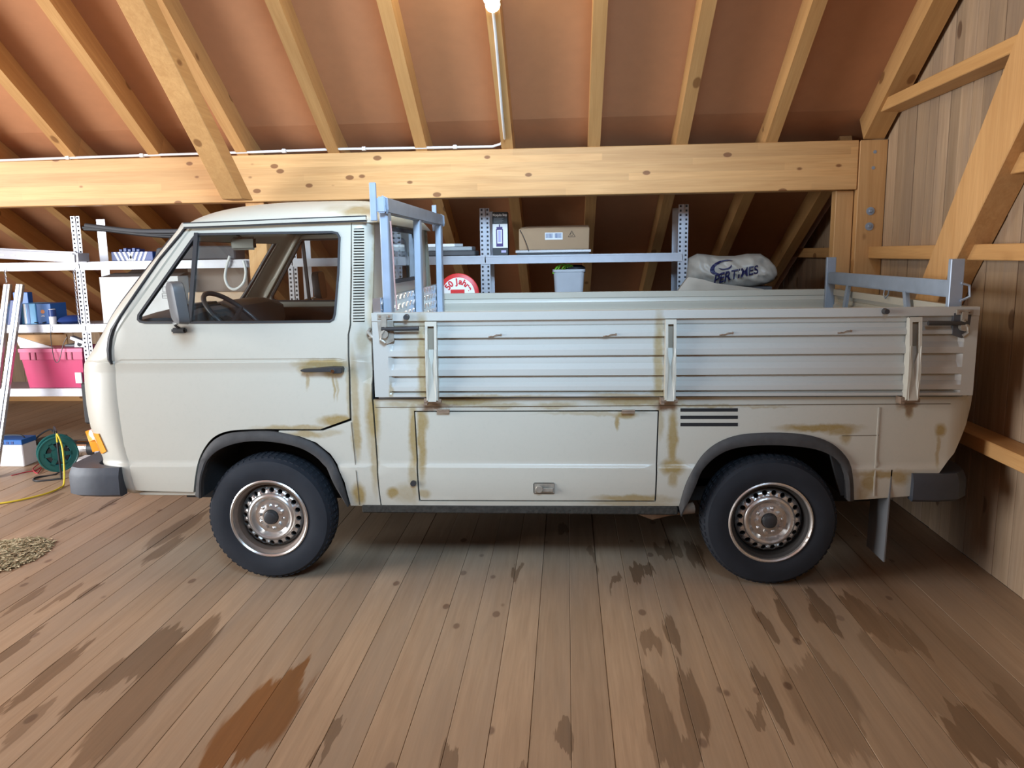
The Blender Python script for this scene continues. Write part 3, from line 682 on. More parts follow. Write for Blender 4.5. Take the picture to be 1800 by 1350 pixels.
# arch trims
for sgn in (0, 1):
    for (A, B) in ((ARF, ARFi), (ARR, ARRi)):
        def rs(L, n):
            d = [0]
            for p, q in zip(L, L[1:]): d.append(d[-1] + math.hypot(q[0] - p[0], q[1] - p[1]))
            out = []
            for i in range(n):
                t = d[-1] * i / (n - 1); k = 0
                while k < len(d) - 2 and d[k + 1] < t: k += 1
                u = (t - d[k]) / (d[k + 1] - d[k]); out.append((L[k][0] + (L[k + 1][0] - L[k][0]) * u, L[k][1] + (L[k + 1][1] - L[k][1]) * u))
            return out
        n = 40; a = [SP(*p) for p in rs(A, n)]; b = [SP(*p) for p in rs(B, n)]; v = []; f = []
        for i in range(n):
            (xa, za), (xb, zb) = a[i], b[i]
            mx, mz = xa + (xb - xa) * .15, za + (zb - za) * .15; nx, nz = xa + (xb - xa) * .75, za + (zb - za) * .75
            ya = yside(xa, za); prof = [(xa, ya + .006, za), (xa, ya - .006, za), (mx, ya - .014, mz), (nx, ya - .020, nz), (xb, ya - .016, zb), (xb, ya + .03, zb), (nx, ya + .03, nz)]
            v += [Vector((p[0], TW - p[1] if sgn else p[1], p[2])) for p in prof]
        m = 7
        for i in range(n - 1):
            for k in range(m): f.append((i * m + k, i * m + (k + 1) % m, (i + 1) * m + (k + 1) % m, (i + 1) * m + k))
        f += [tuple(range(m)), tuple((n - 1) * m + k for k in range(m))]
        MB().add(v, f).build('wheel_arch_trim', M['trimgrey'], truck, smooth=40)
# sills and underbody
a = PY(634, 889, 0); b = PY(1196, 905, 0); c = PY(238, 866, 0); d = PY(346, 877, 0)
for sgn in (0, 1):
    Y0, Y1 = ((.018, .09) if not sgn else (TW - .09, TW - .018))
    MB().box(a.x, .53, Y0, Y1, .352, .394).build('sill_trim', M['sill'], truck, bevel=.006)
    MB().box(c.x, d.x - .01, Y0 + (.012 if not sgn else 0), Y1, .432, .452).build('front_sill_strip', M['paint_plain'], truck, bevel=.004)
ub = MB().box(-2.15, -1.86, .1, TW - .1, .42, .5).box(-1.02, .52, .08, TW - .08, .385, .42).box(-1.86, -1.02, .45, TW - .45, .40, .75).box(.52, 1.30, .45, TW - .45, .42, .80).box(1.30, 1.72, .1, TW - .1, .46, .6)
ub.box(-2.1, 1.6, .42, .50, .30, .42).box(-2.1, 1.6, TW - .50, TW - .42, .30, .42).build('underbody', M['dark'], truck)
MB().box(-1.02, .3, .1, TW - .1, .42, .90).build('storage_compartment', M['dark'], truck)
# roof: dome over the gutter
ZG = 1.755
def roofp(u, v):
    x0, x1 = -1.845, -.900
    a = u * 2 - 1; b = v * 2 - 1
    # superellipse-like plan
    ang = 0
    x = (x0 + x1) / 2 + a * (x1 - x0) / 2; y = TW / 2 + b * (TW / 2 - .135)
    fx = 1 - abs(a) ** (5.0 if a < 0 else 7); fy = 1 - abs(b) ** 3.2
    e = max(0, fx) ** (.36 if a < 0 else .5) * max(0, fy) ** .55
    h = .138 * e * (1 - .25 * max(0, -a) ** 1.5)
    x -= .05 * (1 - b * b) * max(0, -a)
    return Vector((x, y, ZG + .004 + h))
mb = MB()
def rp(u, v):     # finer sampling near the borders
    g = lambda t: .5 - .5 * cos(pi * t)
    return roofp(g(u), g(v))
mb.grid(rp, 36, 36); rf = mb.build('cab_roof', M['paint_roof'], truck, smooth=60)
# gutter
for sgn in (0, 1):
    pts = [PY(326, 396.5, .12), PY(420, 393, .12), PY(520, 388.5, .12), PY(645, 384, .12)]
    g = MB(); gk = MB()
    P = [Vector((p.x, (TW - .108) if sgn else .108, p.z)) for p in pts]
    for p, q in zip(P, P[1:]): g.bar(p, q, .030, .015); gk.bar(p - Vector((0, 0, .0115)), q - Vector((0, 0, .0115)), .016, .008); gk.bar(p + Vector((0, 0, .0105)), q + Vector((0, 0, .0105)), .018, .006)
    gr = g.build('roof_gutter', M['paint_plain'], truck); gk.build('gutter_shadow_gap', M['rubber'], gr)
# cab rear wall with window, T-shaped bulge
XC = -.935
YZ = [(.10, .93), (.045, 1.30), (.165, 1.752), (.25, 1.79), (TW - .25, 1.79), (TW - .165, 1.752), (TW - .045, 1.30), (TW - .10, .93)]
wy = [( PX(681,394,XC).y, PX(681,394,XC).z), (PX(681,500,XC).y, PX(681,500,XC).z)]
ya = wy[0][0]; zt = 1.752; zb_ = PX(681, 500, XC).z; yb2 = TW - ya
RW = [(ya + .03, zt), (ya + .0, zt - .03), (ya - .06, zb_ + .03), (ya - .03, zb_), (yb2 + .03, zb_), (yb2 + .06, zb_ + .03), (yb2, zt - .03), (yb2 - .03, zt)]
V, F = cdt_sheet(YZ, [RW], frange(.05, TW - .05, .1), frange(.95, 1.78, .06), .06)
def cr(y, z): 
    e = min(y, TW - y); q = max(0, 1 - (e - .04) / .14); return Vector((XC - .06 * q * q + (.03 if z < 1.30 else .03 - .03 * sst(z, 1.30, 1.36)), y, z))
sheet3d(V, F, cr, (-.02, 0, 0)).build('cab_rear_wall', M['paint_plain'], truck, smooth=30)
RWi = [(p[0] + (.02 if p[0] < TW / 2 else -.02), p[1] + (-.02 if p[1] > 1.6 else .02)) for p in RW]
V, F = cdt_sheet(RW, [RWi], [], [], .05); sheet3d(V, F, lambda y, z: Vector((XC + .012, y, z)), (-.03, 0, 0)).build('rear_window_seal', M['rubber'], truck)
V, F = cdt_sheet(RWi, [], [], [], .3); MB().add([Vector((XC, y, z)) for y, z in V], F).build('cab_rear_window', M['glassd'], truck, recalc=False)
# cab interior
M['dashgrey'] = simple('dashboard_vinyl', (.095, .093, .095), .6)
MB().box(-2.15, XC - .02, .09, TW - .09, .86, .90).box(-2.15, -1.1, .5, TW - .5, .5, .86).build('cab_floor', M['dark'], truck)
mb = MB(); v = []; f = []
ys_ = [.16, .22, .30, .45, .60, .80, 1.0, 1.2, 1.4, TW - .22, TW - .16]
for y in ys_:
    e = min(y, TW - y); top = 1.315 + .035 * sst(e, .16, .40); dp = [(-2.33, 1.14), (-2.28, top - .075), (-2.20, top - .03), (-2.08, top - .004), (-1.97, top - .004), (-1.93, top - .03), (-1.92, 1.20), (-2.0, .95), (-2.30, .95)]
    v += [Vector((x, y, z)) for x, z in dp]
m = len(dp)
for i in range(len(ys_) - 1): f += [(i * m + k, i * m + (k + 1) % m, (i + 1) * m + (k + 1) % m, (i + 1) * m + k) for k in range(m)]
f += [tuple(range(m)), tuple((len(ys_) - 1) * m + k for k in range(m))]
mb.add(v, f).build('dashboard', M['dashgrey'], truck, smooth=40)
MB().prism([(-2.09, 1.29), (-2.05, 1.362), (-1.97, 1.362), (-1.935, 1.28), (-1.95, 1.2), (-2.03, 1.2)], 1, .34, .74).build('instrument_binnacle', M['blackpl'], truck, bevel=.014, seg=2)
for (ya_, yb__) in ((.30, .78), (.98, 1.45)):
    p_ = Vector((xsil(1.2) - .05, ya_, 1.185)); q_ = Vector((xsil(1.28) - .055, yb__, 1.285)); MB().tube([p_, p_ + (q_ - p_) * .35 + Vector((-.008, 0, .01)), q_], [.010, .008, .005], 6).build('wiper_arm', M['blackpl'], truck)
    MB().bar(q_ + Vector((-.006, -.22, -.045)), q_ + Vector((-.006, .2, .04)), .008, .014).build('wiper_blade', M['blackpl'], truck)
sc_ = Vector((-1.785, .52, 1.275)); nrm = Vector((.68, 0, .73)).normalized(); u_ = Vector((0, 1, 0)); v_ = nrm.cross(u_)
sw = MB().tube([sc_ + (u_ * cos(t) + v_ * sin(t)) * .205 for t in [2 * pi * i / 40 for i in range(40)]], .0135, 8, closed=True)
swo = sw.build('steering_wheel', M['blackpl'], truck, smooth=60)
mb = MB(); cen = sc_ - nrm * .05
for a in (0.35, pi - .35, pi + .35, -.35): mb.tube([cen, sc_ + (u_ * cos(a) + v_ * sin(a)) * .2], [.02, .012], 6)
mb.cyl(cen - nrm * .03, cen + nrm * .02, .06, 20); mb.tube([cen, cen - nrm * .35], .025, 8); mb.build('steering_hub', M['blackpl'], swo, smooth=50)
for ys in (.22, 1.12):
    s_ = MB().box(-1.75, -1.25, ys, ys + .5, .98, 1.10).prism([(-1.35, 1.08), (-1.24, 1.08), (-1.12, 1.26), (-1.2, 1.28)], 1, ys + .02, ys + .48)
    s_.build('seat', M['dgrey'], truck, bevel=.03, seg=2)
MB().box(-1.95, -1.90, .20, .21, 1.0, 1.1).build('door_pull', M['blackpl'], truck)
# inner door trim of the far door (dark strip under the far window)
MB().box(-2.15, -1.05, TW - .10, TW - .055, .95, 1.262).build('door_trim', M['blackpl'], fdoor, bevel=.01)
MB().box(-2.15, -1.05, .055, .10, .95, 1.262).build('door_trim', M['blackpl'], door, bevel=.01)
# headliner & inner mirror
MB().box(-1.72, -.96, .17, TW - .17, 1.755, 1.76).build('headliner', M['inner'], truck)
c = PY(428, 428, .95)
m_ = MB().box(-.085, .085, -.012, .012, -.038, .038, 0, Matrix.Translation((c.x, .95, c.z)) @ Matrix.Rotation(radians(-12), 4, 'Z')).build('inner_mirror', M['mirrorback'], truck, bevel=.015, seg=2)
MB().tube([(c.x, .96, c.z + .02), (c.x - .06, .95, 1.76)], .008, 6).build('mirror_arm', M['blackpl'], m_)
# outside mirrors
M['mgrey'] = simple('mirror_shell_grey', (.095, .10, .105), .5)
def omirror(sgn, nm):
    def q(x, y, z): return Vector((x, TW - y if sgn else y, z))
    top = PY(311, 494, -.14); bot = PY(318, 570, -.14)
    zt, zb = top.z, bot.z; xc = (top.x + bot.x) / 2
    mb = MB(); n = 16
    vs = []
    for (dx, s, tp) in ((-.030, .80, 0), (-.022, .95, 0), (.018, 1.0, 1), (.024, .96, 1)):
        for k in range(n * 2):
            a = 2 * pi * k / (2 * n); cx_, sx_ = cos(a), sin(a)
            ex = .078 * s * abs(cx_) ** .4 * (1 if cx_ > 0 else -1); ez = (zt - zb) / 2 * s * abs(sx_) ** .4 * (1 if sx_ > 0 else -1)
            zc_ = (zt + zb) / 2 + ez
            vs.append(q(xc + dx + (zc_ - (zt + zb) / 2) * -.10, -.15 + ex, zc_))
    pv = Vector((xc, TW + .15 if sgn else -.15, 0)); ra = radians(38) * (-1 if sgn else 1)
    if not sgn: vs = [Matrix.Rotation(ra, 3, 'Z') @ (v - pv) + pv for v in vs]
    N2 = 2 * n; fs = [(r * N2 + k, r * N2 + (k + 1) % N2, (r + 1) * N2 + (k + 1) % N2, (r + 1) * N2 + k) for r in range(3) for k in range(N2)] + [tuple(range(N2)), tuple(3 * N2 + k for k in range(N2))]
    o = mb.add(vs, fs).build(nm, M['mgrey'] if not sgn else M['blackpl'], truck, smooth=45)
    gdir = Vector((cos(ra), sin(ra), 0)) if not sgn else Vector((1, 0, 0)); g = MB().add([v + gdir * .0015 for v in vs[3 * N2:]], [tuple(range(N2))]); g.build('mirror_glass', M['mirror'], o, recalc=False)
    b = SP(317, 580); yb_ = yside(*b)
    MB().tube([q(xc + .01, -.12, zb + .02), q(b[0], yb_ - .055, b[1] + .035), q(b[0], yb_ - .012, b[1] + .012)], .009, 8).build('mirror_arm', M['chrome'], o, smooth=60)
    MB().box(b[0] - .034, b[0] + .034, *( (yb_ - .028, yb_ + .004) if not sgn else (TW - yb_ - .004, TW - yb_ + .028)), b[1] - .014, b[1] + .012).build('mirror_base', M['blackpl'], o, bevel=.007, seg=2)
omirror(0, 'door_mirror'); omirror(1, 'far_door_mirror')
# door handle
a = SP(533, 649); b = SP(606, 648)
h = MB().prism([(a[0], a[1] - .003), (a[0] + .02, a[1] - .009), (b[0] - .06, b[1] - .010), (b[0] - .045, b[1] - .018), (b[0] - .004, b[1] - .017), (b[0], b[1]), (b[0] - .004, b[1] + .012), (b[0] - .05, b[1] + .014), (a[0] + .02, a[1] + .005), (a[0], a[1] + .003)], 1, -.035, .012)
dh = h.build('door_handle', M['blackpl'], door, bevel=.004)
c = SP(590, 650); MB().cyl((c[0], -.040, c[1]), (c[0], -.03, c[1]), .009, 16).build('lock_cylinder', M['chrome'], door)
# indicators
ind = [(151, 758), (156, 756), (174, 762), (188, 793), (181, 797), (164, 794)]
P = [SP(*p) for p in ind]; V, F = cdt_sheet(P, [], frange(-2.4, -2.2, .02), frange(.66, .82, .02), .02)
sheet3d(V, F, lambda x, z: Vector((x, yside(x, z) - .007, z)), (0, .03, 0)).build('indicator_lamp', M['amber'], truck, smooth=40)
sheet3d(V, F, lambda x, z: Vector((x, TW - yside(x, z) + .014, z)), (0, -.03, 0)).build('indicator_lamp', M['amber'], truck, smooth=40)
# headlamps and grille on the front (seen only from other positions)
XFc = xsil(.88) - .058
MB().box(XFc - .012, XFc + .03, .20, TW - .20, .76, .98).build('front_grille', M['blackpl'], truck, bevel=.01)
for yy in (.36, TW - .36): MB().lathe([(0, -.03), (.06, -.028), (.09, -.015), (.098, 0), (.098, .03)], (XFc - .014, yy, .87), 0, 28).build('headlamp', M['glassd'], truck, smooth=50)
# bumpers
def bumper(nm, pts, ins, z0, z1, nd):
    L = pts + [(p[0], TW - p[1]) for p in pts][::-1]; I = ins + [(p[0], TW - p[1]) for p in ins][::-1]; n = len(L); v = []; f = []
    for (o, z) in ((0, z0 + .012), (0, z1 - .045), (.006, z1 - .022), (.016, z1)):
        for (a, b), (c, d) in zip(L, I):
            l = math.hypot(c - a, d - b) or 1; v.append(Vector((a + (c - a) / l * o, b + (d - b) / l * o, z)))
    for z in (z1 - .004, z0): v += [Vector((a, b, z)) for a, b in I]
    v += [Vector((a + (c - a) * .2, b + (d - b) * .2, z0)) for (a, b), (c, d) in zip(L, I)]
    m = 7
    for r in range(m):
        q = (r + 1) % m
        for i in range(n - 1): f.append((r * n + i, r * n + i + 1, q * n + i + 1, q * n + i))
    f += [tuple(r * n for r in range(m)), tuple(r * n + n - 1 for r in range(m))]
    return MB().add(v, f).build(nm, M['bumper'], truck, smooth=30)
b1 = bumper('front_bumper', [(-2.205, -.035), (-2.30, -.045), (-2.42, -.040), (-2.475, -.01), (-2.505, .05), (-2.515, .2), (-2.53, .5), (-2.54, .94)], [(-2.205, .03), (-2.30, .04), (-2.35, .06), (-2.375, .09), (-2.39, .14), (-2.40, .25), (-2.41, .5), (-2.42, .94)], .442, .588, 0)
b2 = bumper('rear_bumper', [(1.59, -.035), (1.70, -.04), (1.80, -.02), (1.86, .04), (1.885, .15), (1.89, .5), (1.895, .94)], [(1.595, .03), (1.70, .035), (1.75, .06), (1.785, .10), (1.80, .18), (1.80, .5), (1.80, .94)], .440, .572, 0)
for x in (-2.3, 1.65):
    for y in (.35, TW - .35): MB().box(min(x, x + .14) - .1, x + .16, y - .03, y + .03, .47, .53).build('bumper_bracket', M['dark'], truck)
# rear panel under the tailgate
def rearp(y, z):
    x = 1.836
    for (za, xa), (zb_, xb_) in zip([(.95, 1.836), (.87, 1.818), (.76, 1.775), (.66, 1.725), (.58, 1.67), (.44, 1.60)], [(.87, 1.818), (.76, 1.775), (.66, 1.725), (.58, 1.67), (.44, 1.60), (.3, 1.6)]):
        if zb_ <= z <= za: x = xb_ + (xa - xb_) * (z - zb_) / (za - zb_)
    e = min(y, TW - y); q = max(0, 1 - e / .06); return Vector((x - .02 * q * q, y, z))
V, F = cdt_sheet([(.03, .46), (TW - .03, .46), (TW - .03, .93), (.03, .93)], [], frange(.05, TW - .05, .12), frange(.48, .92, .04), .06)
sheet3d(V, F, rearp, (-.02, 0, 0)).build('rear_panel', M['paint_body'], truck, smooth=40)
for y in (.14, TW - .14): MB().box(1.79, 1.822, y - .07, y + .07, .70, .86).build('tail_lamp', M['amber'], truck, bevel=.006)

# mud flaps
for y0 in (0, 1):
    a = (.0, .21) if not y0 else (TW - .21, TW - .0)
    MB().add([(1.500, a[0], .585), (1.492, a[0], .135), (1.490, a[1], .135), (1.498, a[1], .585), (1.506, a[0], .585), (1.498, a[0], .135), (1.496, a[1], .135), (1.504, a[1], .585)],
             [(0, 1, 2, 3), (7, 6, 5, 4), (0, 4, 5, 1), (1, 5, 6, 2), (2, 6, 7, 3), (3, 7, 4, 0)]).build('mud_flap', M['flap'], truck)

# cargo bed
YS = -.03; BX0, BX1 = -.908, 1.826; ZT = 1.338; ZBt = .940
GZ = [1.272, 1.212, 1.125, 1.032]
def prof():
    P = [(ZT, .012), (ZT, 0.0), (1.300, 0.0), (1.296, .016), (1.276, .020), (1.270, .026)]
    tops = [1.268, 1.209, 1.122, 1.029]; bots = [1.213, 1.127, 1.034, .962]
    for t, b in zip(tops, bots):
        h = t - b
        P += [(t, .022), (t - h * .32, .021), (t - h * .60, .004), (b + .006, .003), (b + .0005, .024)]
    P += [(.958, .020), (.952, .004), (ZBt, .004), (ZBt, .02)]
    return P
PR = prof()
def dropside(nm, y0, sg, stain):
    xs = [BX0, BX0 + .002, -.842, -.826, -.800, -.66, -.56, -.2, .2, .40, .54, 1.0, 1.4, 1.50, 1.60, 1.735, 1.758, 1.774, BX1 - .002, BX1]
    xs = sorted(xs); mb = MB(); nr = len(PR); v = []
    def lx(x):   # 0 frame, 1 ribs
        return 1 - max(sst(x, -.812, -.834), 0) if x < 0 else 1 - sst(x, 1.748, 1.768)
    xs = sorted(set([round(x, 4) for x in xs + [-.835, -.812, 1.748, 1.768]]))
    for x in xs:
        w_ = sst(x, -.836, -.810) if x < 0 else 1 - sst(x, 1.746, 1.770)
        for (z, d) in PR:
            o = d if (z > 1.298 or z < .945) else (d * w_ + .004 * (1 - w_))
            if x <= BX0 + .0001 or x >= BX1 - .0001: o = .015
            v.append(Vector((x, y0 + sg * (-.0 + o), z)))
    n = len(xs); f = []
    for i in range(n - 1):
        for k in range(nr - 1): f.append((i * nr + k, i * nr + k + 1, (i + 1) * nr + k + 1, (i + 1) * nr + k))
    # back side, ribbed too
    base = len(v)
    for x in xs:
        for (z, d) in PR: v.append(Vector((x, y0 + sg * (.040 if z > 1.298 else .030 + d * .35), z)))
    for i in range(n - 1):
        for k in range(nr - 1): f.append((base + i * nr + k, base + (i + 1) * nr + k, base + (i + 1) * nr + k + 1, base + i * nr + k + 1))
    for i in range(n - 1): f += [(i * nr, (i + 1) * nr, base + (i + 1) * nr, base + i * nr), (i * nr + nr - 1, base + i * nr + nr - 1, base + (i + 1) * nr + nr - 1, (i + 1) * nr + nr - 1)]
    for i in (0, n - 1):
        for k in range(nr - 1): f.append((i * nr + k, base + i * nr + k, base + i * nr + k + 1, i * nr + k + 1))
    return mb.add(v, f).build(nm, stain, truck, smooth=20)
ds = dropside('dropside', YS, 1, M['paint_side']); ds2 = dropside('dropside', TW + .005, -1, M['paint_plain'])
# hinge brackets on the dropside
M['channel'] = simple('shaded_channel', (.25, .215, .16), .7)  # tan-brown recess shade of the bracket channels, painted into the plate colour
for (xa, xb) in ((-.653, -.599), (.448, .497), (1.519, 1.573)):
    for par, Y0, s in ((ds, YS, 1), (ds2, TW + .005, -1)):
        mb = MB(); w_ = (xb - xa)
        def q(x, d, z): return Vector((x, Y0 - s * d, z))
        for (x0, x1) in ((xa, xa + .012), (xb - .012, xb)):
            poly = [(.0, 1.296), (.016, 1.290), (.034, 1.15), (.040, 1.05), (.036, .93), (.010, .915), (-.016, .95), (-.016, 1.29)]
            n = len(poly); v = [q(x0, d, z) for d, z in poly] + [q(x1, d, z) for d, z in poly]
            mb.add(v, [tuple(range(n)), tuple(range(2 * n - 1, n - 1, -1))] + [(i, i + n, (i + 1) % n + n, (i + 1) % n) for i in range(n)])
        m = (xa + xb) / 2
        v = [q(xa, .016, 1.296), q(xb, .016, 1.296), q(xb, .0, 1.296), q(xa, .0, 1.296), q(xa, .018, 1.275), q(xb, .018, 1.275), q(xb, .0, 1.275), q(xa, .0, 1.275)]
        mb.add(v, [(0, 1, 5, 4), (0, 3, 2, 1), (3, 7, 6, 2), (4, 5, 6, 7)])
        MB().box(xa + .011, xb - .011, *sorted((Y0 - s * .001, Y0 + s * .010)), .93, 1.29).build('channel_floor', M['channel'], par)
        # closing nose below, folded to the middle
        v = [q(xa + .004, .037, 1.17), q(m, .020, 1.08), q(xb - .004, .037, 1.17), q(xb - .008, .041, .925), q(xa + .008, .041, .925), q(xa + .004, .0, 1.17), q(xb - .004, 0, 1.17), q(xb - .008, 0, .92), q(xa + .008, 0, .92)]
        mb.add(v, [(0, 4, 1), (1, 4, 3), (1, 3, 2), (4, 8, 7, 3), (0, 5, 8, 4), (2, 3, 7, 6), (0, 1, 2, 6, 5)])
        mb.build('hinge_bracket', M['paint_plain'], par)
        h = MB(); h.cyl(q(xa - .012, .012, .922), q(xb + .012, .012, .922), .011, 10); h.box(xa - .016, xa + .0, *sorted((Y0 - s * .02, Y0 + s * .04)), .905, .935); h.build('hinge_pin', M['rustmetal'], truck)
# latches
for (c, hd, dr) in ((( 677, 583), (738, 577), 1), ((1692, 570), (1627, 568), -1)):
    for Y0, s, par in ((YS, 1, ds), (TW + .005, -1, ds2)):
        p = PY(c[0], c[1], YS); e = PY(hd[0], hd[1], YS); o = PY(c[0], 556 if dr > 0 else 548, YS)
        yy = lambda d: Y0 - s * d
        mb = MB(); poly = [(p.x - .035 * dr, p.z + .05), (p.x + .04 * dr, p.z + .05), (p.x + .04 * dr, p.z - .045), (p.x + .0 * dr, p.z - .062), (p.x - .028 * dr, p.z - .045)]
        mb.prism(poly, 1, *sorted((yy(-.020), yy(.0015)))); pk = mb.build('latch_plate', M['lockmetal'] if dr > 0 else M['dgrey'], par)
        mb = MB().box(*sorted((p.x - .032, p.x + .038)), *sorted((yy(.001), yy(.010))), o.z - .012, o.z + .010)
        mb.box(p.x - .012, p.x + .012, *sorted((yy(.002), yy(.018))), p.z - .02, o.z)
        mb.cyl((p.x, yy(.0), p.z - .01), (p.x, yy(.026), p.z - .01), .019, 16); mb.tube([(p.x + .004 * dr, yy(.02), p.z - .05), (p.x - .016 * dr, yy(.022), p.z - .035), (p.x - .012 * dr, yy(.022), p.z - .01), (p.x + .01 * dr, yy(.02), p.z + .02)], .008, 8)
        mb.build('dropside_latch', M['lockmetal'], par)
        for k in (-.02, .024): MB().cyl((p.x + k, yy(.009), o.z), (p.x + k, yy(.013), o.z), .006, 10).build('screw', M['rustmetal'], par)
        MB().tube([(p.x - .012 * dr, yy(.02), e.z), (p.x + .05 * dr, yy(.024), e.z), (e.x, yy(.026), e.z + .002)], [.009, .010, .011], 8).build('latch_lever', M['blackpl'], par, smooth=50)
for (x, y) in ((715, 557), (1555, 547)):
    for Y0, s, par in ((YS, 1, ds), (TW + .005, -1, ds2)):
        p = PY(x, y, YS); MB().cyl((p.x, Y0, p.z), (p.x, Y0 - s * .03, p.z), .014, 16, .011).build('rubber_buffer', M['blackpl'], par, smooth=50)
for (x, y) in ((870, 590), (1072, 589), (1277, 586.5), (1485, 583)):
    p = PY(x, y, YS - .0); mb = MB()
    mb.tube([(p.x - .028, YS + .003, p.z - .006), (p.x - .018, YS - .006, p.z - .002), (p.x - .008, YS - .004, p.z - .003), (p.x + .005, YS - .008, p.z + .004), (p.x + .028, YS - .002, p.z + .004)], .0022, 5)
    mb.cyl((p.x + .028, YS + .008, p.z + .004), (p.x + .028, YS - .004, p.z + .004), .0045, 8); mb.cyl((p.x - .028, YS + .012, p.z - .006), (p.x - .028, YS - .0, p.z - .006), .003, 8)
    mb.build('rope_hook', M['rustmetal'], ds)
# bed floor, headboard, tailgate
MB().box(-.90, 1.80, .02, TW - .02, .925, .955).build('bed_floor', M['grey'], truck)
hb = MB().box(-.905, -.868, .0, TW, .955, 1.405)
hbo = hb.build('headboard', M['alu'], truck)
mb = MB()
for i in range(34):
    y = .04 + i * (TW - .08) / 33
    for j in range(8):
        z = 1.05 + j * .048; s_ = 1 if (i + j) % 2 else -1
        mb.bar((-.867, y - .016, z - .012 * s_), (-.867, y + .016, z + .012 * s_), .006, .004, (1, 0, 0))
tr_ = mb.build('tread_pattern', M['alu'], hbo); tag(tr_, kind='stuff')
tg = MB(); v = []; f = []
ys = [0.0, .05, .07, TW - .07, TW - .05, TW]; 
for y in ys:
    wv_ = 1 if .06 < y < TW - .06 else 0
    for (z, d) in PR: v.append(Vector((1.768 + (d * 1.3 if wv_ else 0), y, z)))
nr = len(PR)
for i in range(len(ys) - 1):
    for k in range(nr - 1): f.append((i * nr + k, i * nr + k + 1, (i + 1) * nr + k + 1, (i + 1) * nr + k))
tg.add(v, f).box(1.80, 1.818, 0, TW, .945, 1.335); tg.build('tailgate', M['paint_plain'], truck, smooth=20)
for y in (.68, .75): pass
a = PX(1560, 515, 1.76)
MB().tube([(1.757, a.y - .03, a.z + .02), (1.752, a.y - .03, a.z - .01), (1.750, a.y, a.z - .03), (1.752, a.y + .03, a.z - .01), (1.757, a.y + .03, a.z + .02)], .004, 6).build('tailgate_loop', M['galv'], truck, smooth=60)
# ladder rack behind the cab
XR = -.845
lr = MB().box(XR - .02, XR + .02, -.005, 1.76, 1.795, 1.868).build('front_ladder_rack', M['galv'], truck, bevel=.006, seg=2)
for (y0, w_) in ((.04, .075), (.855, .06), (1.615, .07)):
    y1 = y0 + (.02 if y0 < .5 else 0)
    MB().add([(XR - .02, y0 + .0, 1.80), (XR + .02, y0, 1.80), (XR + .02, y0 + w_, 1.80), (XR - .02, y0 + w_, 1.80), (XR - .02, y1 - .02, .96), (XR + .02, y1 - .02, .96), (XR + .02, y1 + w_ - .02, .96), (XR - .02, y1 + w_ - .02, .96)],
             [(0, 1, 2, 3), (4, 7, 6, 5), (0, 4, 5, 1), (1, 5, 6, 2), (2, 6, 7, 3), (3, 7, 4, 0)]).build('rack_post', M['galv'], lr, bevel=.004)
for y in (-.005, 1.70):
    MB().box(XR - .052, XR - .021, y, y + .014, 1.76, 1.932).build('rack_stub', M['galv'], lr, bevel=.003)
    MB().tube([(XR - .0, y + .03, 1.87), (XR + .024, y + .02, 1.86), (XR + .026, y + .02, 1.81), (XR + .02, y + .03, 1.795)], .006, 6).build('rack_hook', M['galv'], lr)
MB().tube([(XR + .028, .055, 1.76), (XR + .03, .075, 1.60), (XR + .028, .09, 1.48), (XR + .03, .11, 1.34)], .004, 5).build('hanging_cord', simple('pink_cord', (.55, .33, .30), .8), lr)
# rear ladder rack
XQ = 1.745
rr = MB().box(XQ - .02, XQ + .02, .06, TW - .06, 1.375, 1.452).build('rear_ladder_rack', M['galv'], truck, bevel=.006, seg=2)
for y in (.035, TW - .06):
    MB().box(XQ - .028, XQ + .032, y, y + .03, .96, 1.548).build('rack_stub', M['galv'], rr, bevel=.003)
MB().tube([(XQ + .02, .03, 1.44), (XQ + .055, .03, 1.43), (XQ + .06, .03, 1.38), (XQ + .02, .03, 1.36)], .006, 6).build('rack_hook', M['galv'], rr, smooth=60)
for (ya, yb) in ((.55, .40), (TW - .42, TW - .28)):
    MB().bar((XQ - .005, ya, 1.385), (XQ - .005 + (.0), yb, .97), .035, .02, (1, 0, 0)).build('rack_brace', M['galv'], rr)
# locker lock, hinges, fuel cap bolt
p = SP(957, 858)
rec = MB().box(p[0] - .052, p[0] + .050, -.004, .004, p[1] - .027, p[1] + .028).build('lock_recess', M['lockmetal'], truck, bevel=.012, seg=2)
mb = MB().cyl((p[0] - .024, -.020, p[1]), (p[0] - .024, .0, p[1]), .018, 20); mb.box(p[0] - .01, p[0] + .042, -.016, -.004, p[1] - .014, p[1] + .004); mb.build('lock_handle', M['lockmetal'], rec, bevel=.002)
for (x, y) in ((780, 721), (1104, 722)):
    q = SP(x, y); MB().box(q[0] - .03, q[0] + .03, -.010, .006, q[1] - .009, q[1] + .006).cyl((q[0] - .03, -.008, q[1] + .004), (q[0] + .03, -.008, q[1] + .004), .005, 8).build('locker_hinge', M['rustmetal'], truck)
q = SP(727, 849); MB().cyl((q[0], -.012, q[1]), (q[0], .01, q[1]), .014, 16).build('side_plug', M['blackpl'], truck, smooth=40)
q = PY(648, 587, .0); MB().tube([(q.x, .03, q.z + .02), (q.x, -.01, q.z + .01), (q.x + .02, -.015, q.z - .012), (q.x, .02, q.z - .02)], .008, 8).build('tie_hook', M['lockmetal'], truck, smooth=50)

